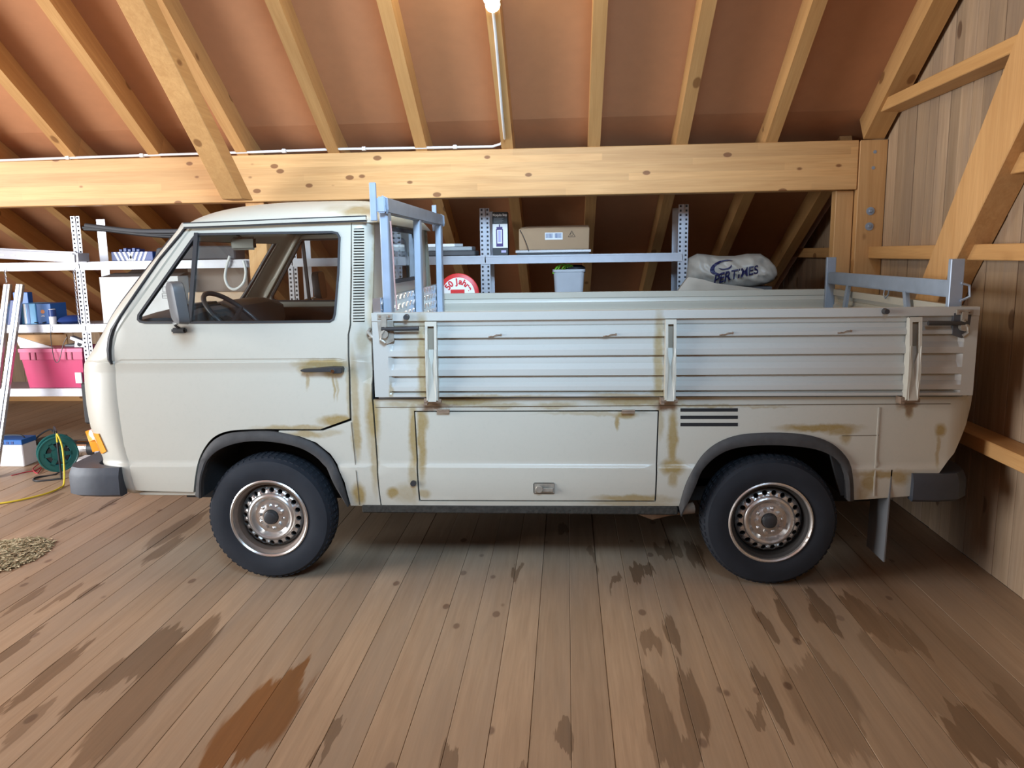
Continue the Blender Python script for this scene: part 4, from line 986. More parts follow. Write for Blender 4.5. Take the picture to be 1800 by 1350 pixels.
# wheels
def wheel(c, s, rim_m, R=.316, spin=0.0, dep=0):
    """c: centre on the tyre's outer face; s=+1 outer face towards -Y"""
    Wd = .185
    tp = [(.192, .03), (.200, .012), (.225, .004), (.262, .0), (.295, .006), (R - .012, .022), (R - .002, .036), (R, .06), (R, Wd - .06), (R - .002, Wd - .036), (R - .012, Wd - .02), (.27, Wd), (.2, Wd - .01), (.185, Wd - .03)]
    tb = MB().lathe(tp, c, 1, 72, 0, spin, s)
    wh = bpy.data.objects.new('wheel', None); COL.objects.link(wh); wh.parent = truck
    ty = tb.build('tyre', M['tyre'], wh, smooth=40)
    # tread blocks around the shoulder
    mb = MB()
    for i in range(60):
        a = 2 * pi * i / 60
        for (r0, r1, y0, y1) in ((R - .010, R + .0035, .024, .058), (R - .002, R + .0035, .068, .090), (R - .002, R + .0035, .098, .12)):
            v = []
            for r in (r0, r1):
                for y in (y0, y1):
                    for da in (-.030, .030):
                        rr_ = r if not (y == y0 and r == r1 and y0 < .03) else r - .008
                        v.append(Vector((c[0] + rr_ * cos(a + da), c[1] + s * y, c[2] + rr_ * sin(a + da))))
            mb.add(v, [(0, 1, 3, 2), (4, 6, 7, 5), (0, 4, 5, 1), (1, 5, 7, 3), (3, 7, 6, 2), (2, 6, 4, 0)])
    tag(mb.build('tread_blocks', M['tyre'], wh), kind='stuff')
    # rim: lip, barrel, disc with ventilation holes, dome
    NH = 20
    lip = [(.196, .020), (.199, .008), (.193, .004), (.186, .010), (.184, .022), (.176, .026), (.170, .032), (.166, .060), (.162, .085), (.150, .092), (.150, .10), (.19, .11)]
    rm = MB().lathe(lip[:5], c, 1, 64, 0, 0, s).build('rim', rim_m, wh, smooth=35); MB().lathe(lip[4:], c, 1, 64, 0, 0, s).build('rim_barrel', M['barf'] if rim_m is M['rimf'] else M['barr'], wh, smooth=35)
    d = MB(); n = NH * 8
    def P(r, y, a): return Vector((c[0] + r * cos(a), c[1] + s * y, c[2] + r * sin(a)))
    # ring r .118 - .150 with round holes at r .137
    vs = []; fs = []
    rh, hr = .1375, .0125
    for k in range(NH):
        a0 = 2 * pi * (k + .5) / NH + spin; hw = pi / NH; m = 16
        o = len(vs); outer = []
        for j in range(m):
            t = 2 * pi * j / m; vx, vy = cos(t), sin(t); mxx = max(abs(vx), abs(vy)); sx_, sy_ = vx / mxx, vy / mxx
            rr_ = .1375 + sy_ * .0150; aa = a0 + sx_ * hw
            yy = .050 + (.1525 - rr_) * -.25 + .012 * max(0, sy_)
            outer.append(P(rr_, yy, aa))
        inner = []; 
        for j in range(m):
            t = 2 * pi * j / m; rr_ = rh + sin(t) * hr; aa = a0 + cos(t) * hr / rh; inner.append(P(rr_, .050 + (.1525 - rr_) * -.25 + .002, aa))
        deep = [v_ + Vector((0, s * .014, 0)) for v_ in inner]
        vs += outer + inner + deep
        for j in range(m):
            l = (j + 1) % m; fs += [(o + j, o + l, o + m + l, o + m + j), (o + m + j, o + m + l, o + 2 * m + l, o + 2 * m + j)]
    d.add(vs, fs)
    dome = [(.1225, .0425), (.116, .034), (.108, .031), (.100, .034), (.092, .046), (.085, .052), (.070, .052), (.060, .048), (.045, .040), (.038, .040)]
    d.lathe(dome, c, 1, 48, 0, 0, s); d.lathe([(.152, .053), (.158, .064)], c, 1, 48, 0, 0, s)
    dk_ = d.build('wheel_disc', rim_m, wh, smooth=35, recalc=False)
    MB().lathe([(0, .090), (.168, .090)], c, 1, 32, 0, 0, s).build('brake_backing', M['dark'], wh, recalc=False)
    MB().lathe([(.0, .012), (.020, .012), (.030, .016), (.034, .026), (.036, .044)], c, 1, 24, 0, 0, s).build('hub_cap', M['blackpl'], wh, smooth=40)
    for k in range(5):
        a = 2 * pi * k / 5 + spin + .35; q = P(.0605, .05, a)
        MB().cyl(q, q + Vector((0, -s * .022, 0)), .0095, 6).build('wheel_bolt', rim_m, wh)
        q = P(.0605, .05, a + pi / 5); MB().lathe([(0, -.009), (.008, -.007), (.012, .0)], q, 1, 12, 0, 0, s).build('disc_boss', rim_m, wh, smooth=60)
wf_ = PY(484, 910, .0); wr_ = PY(1352, 922, .0)
YW = .004
for (x, mat_, sp) in ((-1.478, M['rimf'], .1), (.966, M['rimr'], .33)):
    wheel((x, YW, .3195), 1, mat_, spin=sp); wheel((x, TW - YW, .3195), -1, mat_, spin=sp + .4)
    MB().cyl((x, .15, .32), (x, TW - .15, .32), .035, 10).build('axle', M['dark'], truck)
MB().tube([(.30, .12, .36), (.42, .1, .33), (.50, .11, .34), (.62, .14, .35)], [.02, .03, .022, .03], 8).build('jack_point', M['rustmetal'], truck, smooth=50)

# ------------------------------------------------------------------ lamp and its conduit
yl = 0.55
lp = PY(865, -40, yl); lz = lp.z
lamp = empty('strip_lamp', (lp.x, lp.y, lz), 'white strip lamp on a rafter at the top edge, its tube end glowing', 'lamp')
M['glow'] = simple('lamp_glow', (1, 1, 1), .4, emit=((1.0, 0.93, 0.72), 9.0)); M['glow'].node_tree.nodes['Principled BSDF'].inputs['Roughness'].default_value = .3
sl = (ru(0) - ru(1)); dr = Vector((0, -1, sl)).normalized()
p0 = PY(865, 3, .80); p1 = p0 + dr * 1.2
MB().tube([p0 + Vector((0, 0, 0)), p0 + dr * .012, p0 + dr * .02, p1], [.034, .044, .046, .046], 16).build('lamp_tube', M['glow'], lamp, smooth=50)
MB().bar(p0 + dr * .02 + Vector((0, .02, .05)), p1 + Vector((0, .02, .05)), .07, .035).build('lamp_body', M['white'], lamp, bevel=.005)
MB().lathe([(0, -.02), (.02, -.018), (.036, -.0), (.04, .02), (.0, .02)], p0 + Vector((0, .012, -.006)), 1, 20).build('end_cap', M['glow'], lamp, smooth=50)
pl = bpy.data.lights.new('strip_lamp_light', 'AREA'); pl.shape = 'RECTANGLE'; pl.size = .1; pl.size_y = 1.2; pl.energy = 14; pl.color = (1.0, .95, .82)
po = bpy.data.objects.new('strip_lamp_light', pl); COL.objects.link(po); mid = (p0 + p1) / 2; po.location = mid + Vector((0, -.03, -.075)); po.rotation_euler = (Vector((0, -.5, -.87))).to_track_quat('-Z', 'Y').to_euler(); 
pl2 = bpy.data.lights.new('strip_lamp_sideglow', 'POINT'); pl2.energy = 9; pl2.color = (1.0, .92, .45); pl2.shadow_soft_size = .2
po2 = bpy.data.objects.new('strip_lamp_sideglow', pl2); COL.objects.link(po2); po2.location = mid + Vector((0, -.08, -.22))
cq = [p0 + Vector((0, .01, -.005)), PY(871, 60, 1.0), PY(877, 130, 1.25), PY(882, 190, 1.5), PY(887, 232, 1.71)]
for i, p in enumerate(cq): 
    if i: p.z = min(p.z, ru(p.y) - .008)
cq = [cq[0], PX(868, 30, cq[0].x) if False else cq[1]] + cq[2:]
cq += [PY(887, 243, 1.775), PY(880, 253, 1.785), PY(866, 257.5, 1.787)] + [PY(x, y, 1.787) for x, y in ((760, 259.5), (600, 262), (440, 267.5), (300, 271.5), (150, 276.5), (0, 282), (-260, 290))]
cd = MB().tube(cq, .0085, 8).build('electrical_conduit', M['white'], None, smooth=60, origin=cq[-5])
tag(cd, 'thin white conduit running from the strip lamp down a rafter and along the long beam', 'conduit')
for (x, y) in ((800, 258.5), (640, 261.5), (500, 265.5), (250, 273.5), (120, 277.5)):
    p = PY(x, y, 1.79); MB().box(p.x - .012, p.x + .012, 1.774, 1.80, p.z - .012, p.z + .012).build('conduit_clip', M['white'], cd)

# ------------------------------------------------------------------ shelving behind the truck
YK = 2.28; YK2 = 2.62
HOLE = simple('slot_dark', (.03, .03, .035), .8)
rack = empty('shelving_rack', (-1.5, (YK + YK2) / 2, 0), 'long galvanised slotted-steel shelving standing behind the truck under the roof', 'shelf')
sh = MB(); 
def post(xc, front=True):
    y = YK if front else YK2; s = -1 if front else 1
    mb = MB(); w_ = .036
    mb.add([], [])
    zt_ = PY(852, 366, YK).z if front else 1.93
    # V-shaped angle with its ridge facing out
    for sg in (-1, 1):
        mb.box(min(xc, xc + sg * w_), max(xc, xc + sg * w_), min(y, y - s * .0025) , max(y, y - s * .0025), .0, zt_)
    mb.box(xc - .004, xc + .004, min(y, y + s * .006), max(y, y + s * .006), 0, zt_)
    o = mb.build('upright', M['galvr'], rack)
    hb_ = MB(); z = .03
    while z < zt_ - .01:
        for sg in (-1, 1): 
            xa = xc + sg * .021; hb_.box(xa - .007, xa + .007, min(y + s * .0004, y + s * .0012), max(y + s * .0004, y + s * .0012), z, z + .015)
        z += .032
    h = hb_.build('slot_holes', HOLE, o); tag(h, kind='stuff')
PXs = [PY(133, 400, YK).x, PY(515, 480, YK).x, PY(852, 400, YK).x, PY(1201, 400, YK).x]
allx = [PXs[0] - 1.72] + PXs
for x in allx: post(x, True); post(x, False)
ZS = [.60, 1.11, 1.592]
for i in range(len(allx) - 1):
    xa, xb = allx[i] + .0, allx[i + 1] - .0
    for z in ZS:
        if i == 3 and z < 1.2: pass
        hgt = .062
        mb = MB().box(xa, xb, YK + .004, YK2 - .004, z - .006, z)
        mb.box(xa, xb, YK - .006, YK + .004, z - hgt, z); mb.box(xa, xb, YK - .010, YK - .006, z - .012, z - .004); mb.box(xa, xb, YK - .010, YK - .006, z - hgt, z - hgt + .010)
        mb.box(xa, xb, YK2 - .004, YK2 + .006, z - hgt, z)
        mb.build('shelf_board', M['galvr'], rack)
def P2(x, y, Y=YK): return PY(x, y, Y)
def bx(name, label, cat, x0, x1, y0, y1, z0, z1, mat, group=None, bevel=.004, parts=None):
    o = MB().box(x0, x1, y0, y1, z0, z1).build(name, mat, None, bevel=bevel, origin=((x0 + x1) / 2, (y0 + y1) / 2, z0)); return tag(o, label, cat, group)
T1, T2, T3 = ZS[2] + .001, ZS[1] + .001, ZS[0] + .001
# open white carton
a = P2(174, 485); b = P2(312, 485)
ct = empty('cardboard_carton', ((a.x + b.x) / 2, YK + .17, T2), 'large open white carton on the middle shelf beside the cab nose', 'box')
zt = P2(200, 487).z
mb = MB()
for (xa, xb, ya, yb) in ((a.x, b.x, YK + .0, YK + .005), (a.x, b.x, YK + .315, YK + .32), (a.x, a.x + .005, YK + .005, YK + .315), (b.x - .005, b.x, YK + .005, YK + .315)): mb.box(xa, xb, ya, yb, T2, zt)
mb.box(a.x, b.x, YK, YK + .32, T2, T2 + .004); mb.build('carton_body', M['whitecard'], ct)
q = P2(210, 474); mb = MB()
mb.add([(a.x, YK + .32, zt), (b.x, YK + .32, zt), (b.x + .03, YK + .40, zt + .06), (a.x + .1, YK + .40, zt + .075)], [(0, 1, 2, 3)]); 
mb.add([(a.x, YK + .001, zt), (b.x, YK + .001, zt), (b.x, YK + .14, zt + .028), (a.x + .05, YK + .14, zt + .03)], [(0, 1, 2, 3)])
o = mb.build('carton_flap', simple('carton_inside', (.16, .12, .10), .85), ct); o.modifiers.new('s', 'SOLIDIFY').thickness = .004
for (u0, v0, u1, v1) in ((285, 495, 304, 513), (285, 516, 304, 524)):
    p, q = P2(u0, v0), P2(u1, v1); mb = MB(); r = .0012
    for (c1, c2) in (((p.x, p.z), (q.x, p.z)), ((q.x, p.z), (q.x, q.z)), ((q.x, q.z), (p.x, q.z)), ((p.x, q.z), (p.x, p.z)), ((p.x, (p.z + q.z) / 2), (q.x, (p.z + q.z) / 2))): mb.bar((c1[0], YK - .0006, c1[1]), (c2[0], YK - .0006, c2[1]), .001, .003, (0, 0, 1) if abs(c1[0] - c2[0]) > .001 else (1, 0, 0))
    mb.build('printed_frame', HOLE, ct)
# blue boxes on the middle shelf, left
M['blue'] = simple('blue_print', (.02, .13, .42), .35); M['lblue'] = simple('light_blue_print', (.18, .52, .85), .35); M['nblue'] = simple('navy_print', (.02, .05, .20), .4)
def atbox(name, label, cat, px0, px1, pyt, z0, mat, dy=.0, dep=.2, group=None, bevel=.003):
    a = P2(px0, pyt, YK + dy); b = P2(px1, pyt, YK + dy); return bx(name, label, cat, a.x, b.x, YK + dy, YK + dy + dep, z0, max(a.z, z0 + .01), mat, group, bevel)
o = atbox('blue_carton', 'plain blue carton with a small orange crest on the middle shelf', 'box', 62, 88, 534, T2, M['blue'], .05, .2)
p = PY(75, 548, YK + .05); MB().lathe([(0, -.001), (.016, -.001), (.016, .0)], p, 1, 14).build('printed_crest', simple('orange_print', (.7, .25, .08), .5), o)
for dx, w_ in ((0, .02), (-.004, .03)): MB().box(p.x - w_ / 2, p.x + w_ / 2, YK + .048, YK + .05, p.z - .03 + dx * 2, p.z - .026 + dx * 2).build('printed_line', M['white'], o)
o = atbox('striped_carton', 'light blue and white striped carton left of the plain blue one', 'box', 33, 61, 534, T2, M['lblue'], .04, .2)
a = PY(33, 534, YK + .04); b = PY(61, 534, YK + .04)
for f0, f1, m_ in ((.25, .4, M['white']), (.45, .62, M['blue'])): MB().box(a.x + (b.x - a.x) * f0, a.x + (b.x - a.x) * f1, YK + .038, YK + .041, T2 + .003, a.z - .003).build('printed_band', m_, o)
o = atbox('blue_sack', 'dark blue wrapped pack standing behind the striped carton', 'pack', 22, 48, 514, T2, M['blue'], .25, .06)
o = atbox('blue_folder_stack', 'dark blue stack half hidden by the leaning profiles', 'pack', 6, 30, 528, T2, M['nblue'], .0, .03)
can = empty('spray_can', (P2(91, 570).x, YK + .03, T2), 'small white and blue tin standing at the shelf front', 'can')
c = P2(91, 543, YK + .03); MB().lathe([(0, 0), (.026, 0), (.026, c.z - T2 - .004), (.022, c.z - T2), (0, c.z - T2)], (c.x, YK + .03, T2), 2, 20).build('can_body', M['white'], can, smooth=40)
MB().lathe([(.0265, .06), (.0265, .115)], (c.x, YK + .03, T2), 2, 20).build('can_band', M['nblue'], can, smooth=40)
# dark clutter: bowl and cables
mb = MB(); c = P2(127, 568, YK + .1); mb.lathe([(0, 0), (.09, 0), (.12, .02), (.10, .045), (.05, .06), (.0, .064)], (c.x, YK + .12, T2), 2, 24)
tag(mb.build('plastic_bowl', M['nblue'], None, smooth=50, origin=(c.x, YK + .12, T2)), 'upturned dark blue bowl lying by the shelf upright', 'bowl')
mb = MB(); pts = []
for i in range(40): t = i / 39; pts.append((c.x - .08 - .22 * t, YK + .06 + .03 * sin(t * 21), T2 + .006 + .008 * abs(sin(t * 17))))
mb.tube(pts, .004, 5); pts = [(P2(92, 575).x, YK - .018, T2 - .0), (P2(93, 600).x, YK - .02, P2(93, 600).z), (P2(100, 630).x, YK - .03, P2(100, 632).z), (P2(108, 632).x, YK - .03, P2(108, 633).z), (P2(114, 605).x, YK - .02, P2(114, 605).z), (P2(120, 592).x, YK - .014, P2(120, 592).z)]
def spl(P, n=8):
    P = [Vector(p) for p in P]; out = []
    for i in range(len(P) - 1):
        a, b, c_, d = P[max(0, i - 1)], P[i], P[i + 1], P[min(len(P) - 1, i + 2)]
        for k in range(n):
            t = k / n; out.append(.5 * ((2 * b) + (c_ - a) * t + (2 * a - 5 * b + 4 * c_ - d) * t * t + (3 * b - a - 3 * c_ + d) * t ** 3))
    return out + [P[-1]]
mb.tube(spl(pts), .003, 5)
tag(mb.build('thin_cable', M['blackpl'], None, origin=(c.x - .2, YK, T2)), 'thin black cable tangled on the middle shelf and dangling over the red crate', 'cable')
# striped blue-white carton on the top shelf
cr_ = empty('striped_packet', (P2(230, 455).x, YK + .1, T1), 'blue packet with white diagonal stripes on the top shelf', 'box')
a = PY(195, 443, YK + .05); b = PY(268, 443, YK + .05); MB().box(a.x, b.x, YK + .05, YK + .2, T1, a.z).build('packet_body', M['nblue'], cr_, bevel=.003)
h = a.z - T1
for k in range(8):
    s_ = 1 if k < 4 else -1; x = a.x + .02 + (b.x - a.x - .06) * k / 7.5
    MB().add([(x, YK + .048, a.z - .002), (x + .018, YK + .048, a.z - .002), (x + .018 + s_ * .03, YK + .048, T1 + .002), (x + s_ * .03, YK + .048, T1 + .002), (x, YK + .05, a.z - .002), (x + .018, YK + .05, a.z - .002), (x + .018 + s_ * .03, YK + .05, T1 + .002), (x + s_ * .03, YK + .05, T1 + .002)], [(0, 1, 2, 3), (4, 7, 6, 5), (0, 4, 5, 1), (2, 6, 7, 3), (1, 5, 6, 2), (0, 3, 7, 4)]).build('printed_stripe', M['white'], cr_)
o = MB()
for k in range(5): o.box(a.x + .06 + k * .035, a.x + .085 + k * .035, YK + .06, YK + .14, a.z + .001, a.z + .02 + .008 * (k % 2))
tag(o.build('small_packets', M['nblue'], None, bevel=.002, origin=(a.x + .1, YK + .1, a.z)), 'row of tiny dark blue packets on top of the striped packet', 'packet')
# grey blanket roll / grey board right of it, seen through the windscreen
a = PY(268, 436, YK + .06); b = PY(412, 432, YK + .06)
tag(MB().prism([(a.x, T1), (b.x, T1), (b.x, b.z), ((a.x + b.x) / 2, b.z + .004), (a.x + .03, a.z)], 1, YK + .06, YK + .26).build('grey_bundle', M['dgrey'], None, bevel=.01, origin=(a.x, YK + .1, T1)), 'flat dark grey bundle on the top shelf, partly behind the windscreen', 'bundle')
a = PY(400, 440, YK + .03)
# white hose loop hanging from the top shelf
M['hose'] = simple('white_hose', (.62, .62, .58), .5)
pts = [PY(x, y, YK - .03) for x, y in ((404, 450), (398, 470), (396, 490), (403, 505), (415, 508), (428, 497), (432, 478), (428, 458))]
tag(MB().tube(spl(pts), .011, 8).build('white_hose', M['hose'], None, smooth=60, origin=pts[0]), 'loop of off-white hose hanging from the top shelf behind the windscreen', 'hose')
# brown sheet standing behind: seen through the windscreen under the top shelf
a = PY(318, 466, YK + .16); b = PY(434, 466, YK + .16)
bx('brown_board', 'grey-brown board standing on the middle shelf, seen through the windscreen', 'board', max(a.x, -2.98), b.x, YK + .16, YK + .18, T2, a.z, simple('grey_brown_board', (.21, .155, .12), .7))
a = PY(330, 514, YK + .03); b = PY(446, 514, YK + .03)
bx('pale_carton', 'pale brown carton on the middle shelf in front of the grey-brown board', 'box', max(a.x, -2.98), b.x, YK + .03, YK + .15, T2, a.z, simple('pale_kraft', (.50, .36, .24), .8))
# long bent black trims on top
pts = [PY(x, y, YK - .012) for x, y in ((146, 400), (175, 403), (215, 408), (270, 414), (340, 417), (400, 414))]
pts2 = [PY(x, y, YK - .025) for x, y in ((150, 396), (190, 401), (240, 406), (300, 406.5), (345, 405), (400, 402))]
pts3 = [PY(x, y, YK - .012) for x, y in ((148, 403), (170, 404), (205, 405), (230, 409), (270, 412), (330, 412))]
tm = MB().tube(spl(pts), .014, 8).tube(spl(pts3), .012, 8).build('rubber_trim_strip', M['rubber'], None, smooth=50, origin=pts[0]); tag(tm, 'lower long black rubber strip, bent across the shelf uprights', 'strip')
tm = MB().tube(spl(pts2), .017, 8).build('rubber_trim_strip', M['dgrey'], None, smooth=50, origin=pts2[0]); tag(tm, 'upper dark grey rubber strip lying across the shelf uprights', 'strip')
# perforated white channel lying on the top shelf, far left
a = PY(-120, 418, YK - .02); b = PY(153, 446, YK - .02)
M['whitemetal'] = simple('white_enamel', (.42, .42, .45), .4, .3)
mb = MB(); A = Vector((a.x, YK + .17, T1 + .125)); B = Vector((b.x, YK - .10, T1 + .055)); 
mb.bar(A, B, .16, .012); mb.bar(A + Vector((0, -.075, -.03)), B + Vector((0, -.075, -.03)), .012, .06); mb.bar(A + Vector((0, .075, -.03)), B + Vector((0, .075, -.03)), .012, .06); mb.bar(A + Vector((0, -.05, .012)), B + Vector((0, -.05, .012)), .02, .014)
ch = mb.build('metal_channel', M['whitemetal'], None, origin=B); tag(ch, 'long white folded metal channel lying on the top shelf at the left edge', 'channel')
for k in range(12):
    q = A + (B - A) * ((k + .5) / 12); MB().box(q.x - .015, q.x + .015, q.y - .086, q.y - .0812, q.z - .036, q.z - .026).build('punched_slot', M['galvr'], ch)
MB().box(B.x - .002, B.x + .02, YK - .17, YK - .03, T1 + .002, T1 + .065).build('end_plate', M['whitemetal'], ch)
# chains
def chain(px, y0, y1, label, Y=YK - .02):
    a = PY(px[0], y0, Y); b = PY(px[1], y1, Y); mb = MB(); n = int((a - b).length / .018)
    for k in range(n):
        p = a + (b - a) * (k + .5) / n; u = Vector((1, 0, 0)) if k % 2 else Vector((0, 1, 0))
        mb.tube([p + u * .006 * cos(t) + Vector((0, 0, 1)) * .012 * sin(t) for t in [2 * pi * j / 8 for j in range(8)]], .0022, 4, closed=True)
    tag(mb.build('hanging_chain', M['galvr'], None, origin=a), label, 'chain', 'chains hanging from the top shelf')
chain((129, 139), 471, 571, 'thin metal chain hanging between top and middle shelf beside the upright')
chain((8, 11), 471, 497, 'short metal chain holding the leaning profiles at the left edge')
# leaning aluminium profiles
for (t0, b0, lab) in (((14, 500), (-18, 770), 'aluminium profile leaning on the shelves at the left edge, outer one'), ((36, 500), (3, 740), 'aluminium profile leaning on the shelves, right one of the pair')):
    A = PY(t0[0], t0[1], YK - .06); B = PY(b0[0], b0[1], YK - .42 if b0[1] > 750 else YK - .36)
    d = (B - A).normalized(); B = A + d * ((A.z) / -d.z)
    mb = MB().bar(A, B, .055, .030, (0, 1, 0)); o = mb.build('aluminium_profile', M['alu'], None, bevel=.003, origin=B); tag(o, lab, 'profile', 'aluminium profiles leaning on the shelves')
    MB().bar(A + Vector((.0, -.018, 0)), B + Vector((.0, -.018, .02)), .012, .006, (0, 1, 0)).build('profile_groove', M['galvr'], o)
# red crate
a = P2(33, 617); b = P2(143, 617)
cr = empty('red_crate', ((a.x + b.x) / 2, YK + .15, T3), 'raspberry red plastic stacking crate on the lowest visible shelf', 'crate')
M['red'] = simple('crate_plastic', (.52, .035, .13), .4)
zt = PY(80, 613, YK + .0).z; mb = MB(); x0, x1, y0, y1 = a.x, b.x, YK + .005, YK + .31
def rect(x0, x1, y0, y1, z): return [(x0, y0, z), (x1, y0, z), (x1, y1, z), (x0, y1, z)]
ins_ = .03
v = rect(x0 + ins_, x1 - ins_, y0 + ins_, y1 - ins_, T3) + rect(x0 + .008, x1 - .008, y0 + .008, y1 - .008, zt - .09) + rect(x0, x1, y0, y1, zt - .088) + rect(x0, x1, y0, y1, zt) + rect(x0 + .012, x1 - .012, y0 + .012, y1 - .012, zt) + rect(x0 + ins_ + .01, x1 - ins_ - .01, y0 + ins_ + .01, y1 - ins_ - .01, T3 + .006)
f = [(0, 1, 2, 3), (20, 23, 22, 21)]
for k in range(5): f += [(k * 4 + j, k * 4 + (j + 1) % 4, (k + 1) * 4 + (j + 1) % 4, (k + 1) * 4 + j) for j in range(4)]
mb.add(v, f).build('crate_body', M['red'], cr)
for px in (51, 61, 115, 125):
    p = P2(px, 620); MB().box(p.x - .004, p.x + .004, y0 - .006, y0 + .004, zt - .09, zt - .03).build('crate_rib', simple('crate_rib_red', (.22, .01, .04), .5) if 'cr2' not in M else M['cr2'], cr)
MB().box(x0 - .006, x1 + .006, y0 - .006, y1 + .006, zt - .028, zt).build('crate_rim', simple('crate_rim_pink', (.62, .10, .22), .4), cr)
p = P2(136, 665); MB().box(p.x - .02, p.x + .03, y0 + .0, y0 + .012, p.z - .04, p.z + .045).build('paper_tag', M['white'], cr)
# white sheet leaning in the crate, grey machine head
a1 = PY(27, 591, YK + .06); a2 = PY(92, 613, YK + .06)
ws = MB().prism([(a1.x, a1.z), (a1.x + .005, a1.z + .004), (a2.x + .02, zt + .002), (a1.x + .035, zt + .002)], 1, YK + .05, YK + .058)
tag(ws.build('white_sheet', M['white'], None, origin=(a1.x, YK + .05, zt)), 'white triangular sheet sticking out of the red crate', 'sheet')
mc = empty('drill_head', (P2(138, 605).x, YK + .08, zt), 'grey metal machine head with a round hole, on the red crate', 'machine')
c = P2(140, 605, YK + .04)
MB().bar(PY(126, 593, YK + .04), PY(150, 602, YK + .04), .05, .03, (0, 0, 1)).build('machine_arm', M['galvr'], mc, bevel=.004)
MB().prism([(c.x - .045, zt + .002), (c.x + .045, zt + .002), (c.x + .05, c.z + .03), (c.x - .03, c.z + .045)], 1, YK + .03, YK + .10).build('machine_body', M['galvr'], mc, bevel=.006)
MB().cyl((c.x + .005, YK + .026, c.z), (c.x + .005, YK + .04, c.z), .018, 18).build('machine_bore', HOLE, mc)
bx('grey_tray', 'flat grey tray lying across the red crate', 'tray', P2(95, 600).x, P2(125, 600).x, YK + .12, YK + .28, zt + .001, zt + .018, M['grey'])
bx('brown_board', 'pale wooden board standing in the red crate behind the sheet', 'board', P2(30, 600, YK + .2).x, P2(118, 600, YK + .2).x, YK + .2, YK + .215, zt + .001, PY(60, 588, YK + .2).z, M['pineX'])

# right-hand part of the rack: flat boards, sign, lamp box, carton, tray, bucket, sack
a = PY(745, 430, YK + .04); b = PY(810, 430, YK + .04)
bx('dark_plate_stack', 'low stack of dark grey plates on the top shelf left of the upright', 'stack', PY(700, 440, YK + .05).x, PY(836, 440, YK + .05).x, YK + .03, YK + .3, T1, PY(780, 441, YK + .03).z, M['dgrey'], bevel=.008)
zz_ = PY(780, 441, YK + .03).z
bx('grey_plate', 'thin rounded grey plate lying on the dark stack', 'plate', PY(690, 440, YK + .05).x, PY(830, 440, YK + .05).x, YK + .05, YK + .28, zz_ + .001, PY(780, 434, YK + .05).z, M['grey'], bevel=.004)
z3 = PY(780, 434, YK + .05).z + .001
wb = MB().prism([(PY(690, 430, YK + .06).x, YK + .06), (b.x - .05, YK + .06), (b.x, YK + .16), (b.x - .02, YK + .3), (PY(690, 430, YK + .06).x, YK + .3)], 2, z3, z3 + .022)
tag(wb.build('white_board', M['whitecard'], None, bevel=.002, origin=(a.x, YK + .1, z3)), 'pale flat board on top of the plate stack, left of the upright', 'board')
# round sign
c = PY(806, 517, YK - .06); R_ = (PY(842, 517, YK - .06).x - PY(770, 517, YK - .06).x) / 2
sg = empty('round_sign', (c.x, YK - .06, c.z - R_), 'round red and white anniversary sign reading 50 Jahre behind the bed', 'sign')
M['sred'] = simple('sign_red', (.62, .02, .02), .4); cc = Vector((c.x, YK - .06, c.z - .0))
MB().lathe([(0, .0), (R_ - .006, .0), (R_, .004), (R_, .02), (0, .02)], cc, 1, 56).build('sign_rim', M['sred'], sg, smooth=40)
MB().lathe([(0, -.003), (R_ * .80, -.003), (R_ * .80, 0)], cc, 1, 56).build('sign_face', M['white'], sg)
mb = MB()
word = '50 Jahre'; wid = [.9, .9, .5, .8, .85, .9, .7, .85]; tot = sum(wid); acc = 0; rr_ = R_ * .60
for ch_, w_ in zip(word, wid):
    mid_ = acc + w_ / 2; acc += w_
    if ch_ == ' ': continue
    an = radians(66) - radians(140) * mid_ / tot; vs_, fs_ = text_tris(ch_, R_ * .40, .0022)
    rot = lambda v: Vector((v.x * cos(an) - v.y * sin(an), 0, v.x * sin(an) + v.y * cos(an)))
    ctr = Vector((-rr_ * sin(an), 0, rr_ * cos(an)))
    mb.add([cc + ctr + rot(v) + Vector((0, -.0045, 0)) for v in vs_], fs_)
mb.build('sign_lettering', M['sred'], sg, recalc=False)
MB().box(cc.x - R_ * .38, cc.x + R_ * .30, cc.y - .005, cc.y - .003, cc.z - R_ * .2, cc.z + R_ * .22).build('sign_panel', M['sred'], sg, bevel=.0)
MB().lathe([(0, 0), (.012, 0), (.012, .35)], (cc.x, YK - .045, 0), 2, 10).build('sign_pole', M['galv'], sg) if False else None
MB().cyl((cc.x, YK - .035, 0), (cc.x, YK - .035, cc.z - R_ * .3), .018, 12).build('sign_stand', M['galv'], sg)
MB().lathe([(0, 0), (.16, 0), (.15, .02), (0, .03)], (cc.x, YK - .12, 0), 2, 24).build('sign_foot', M['dgrey'], sg)
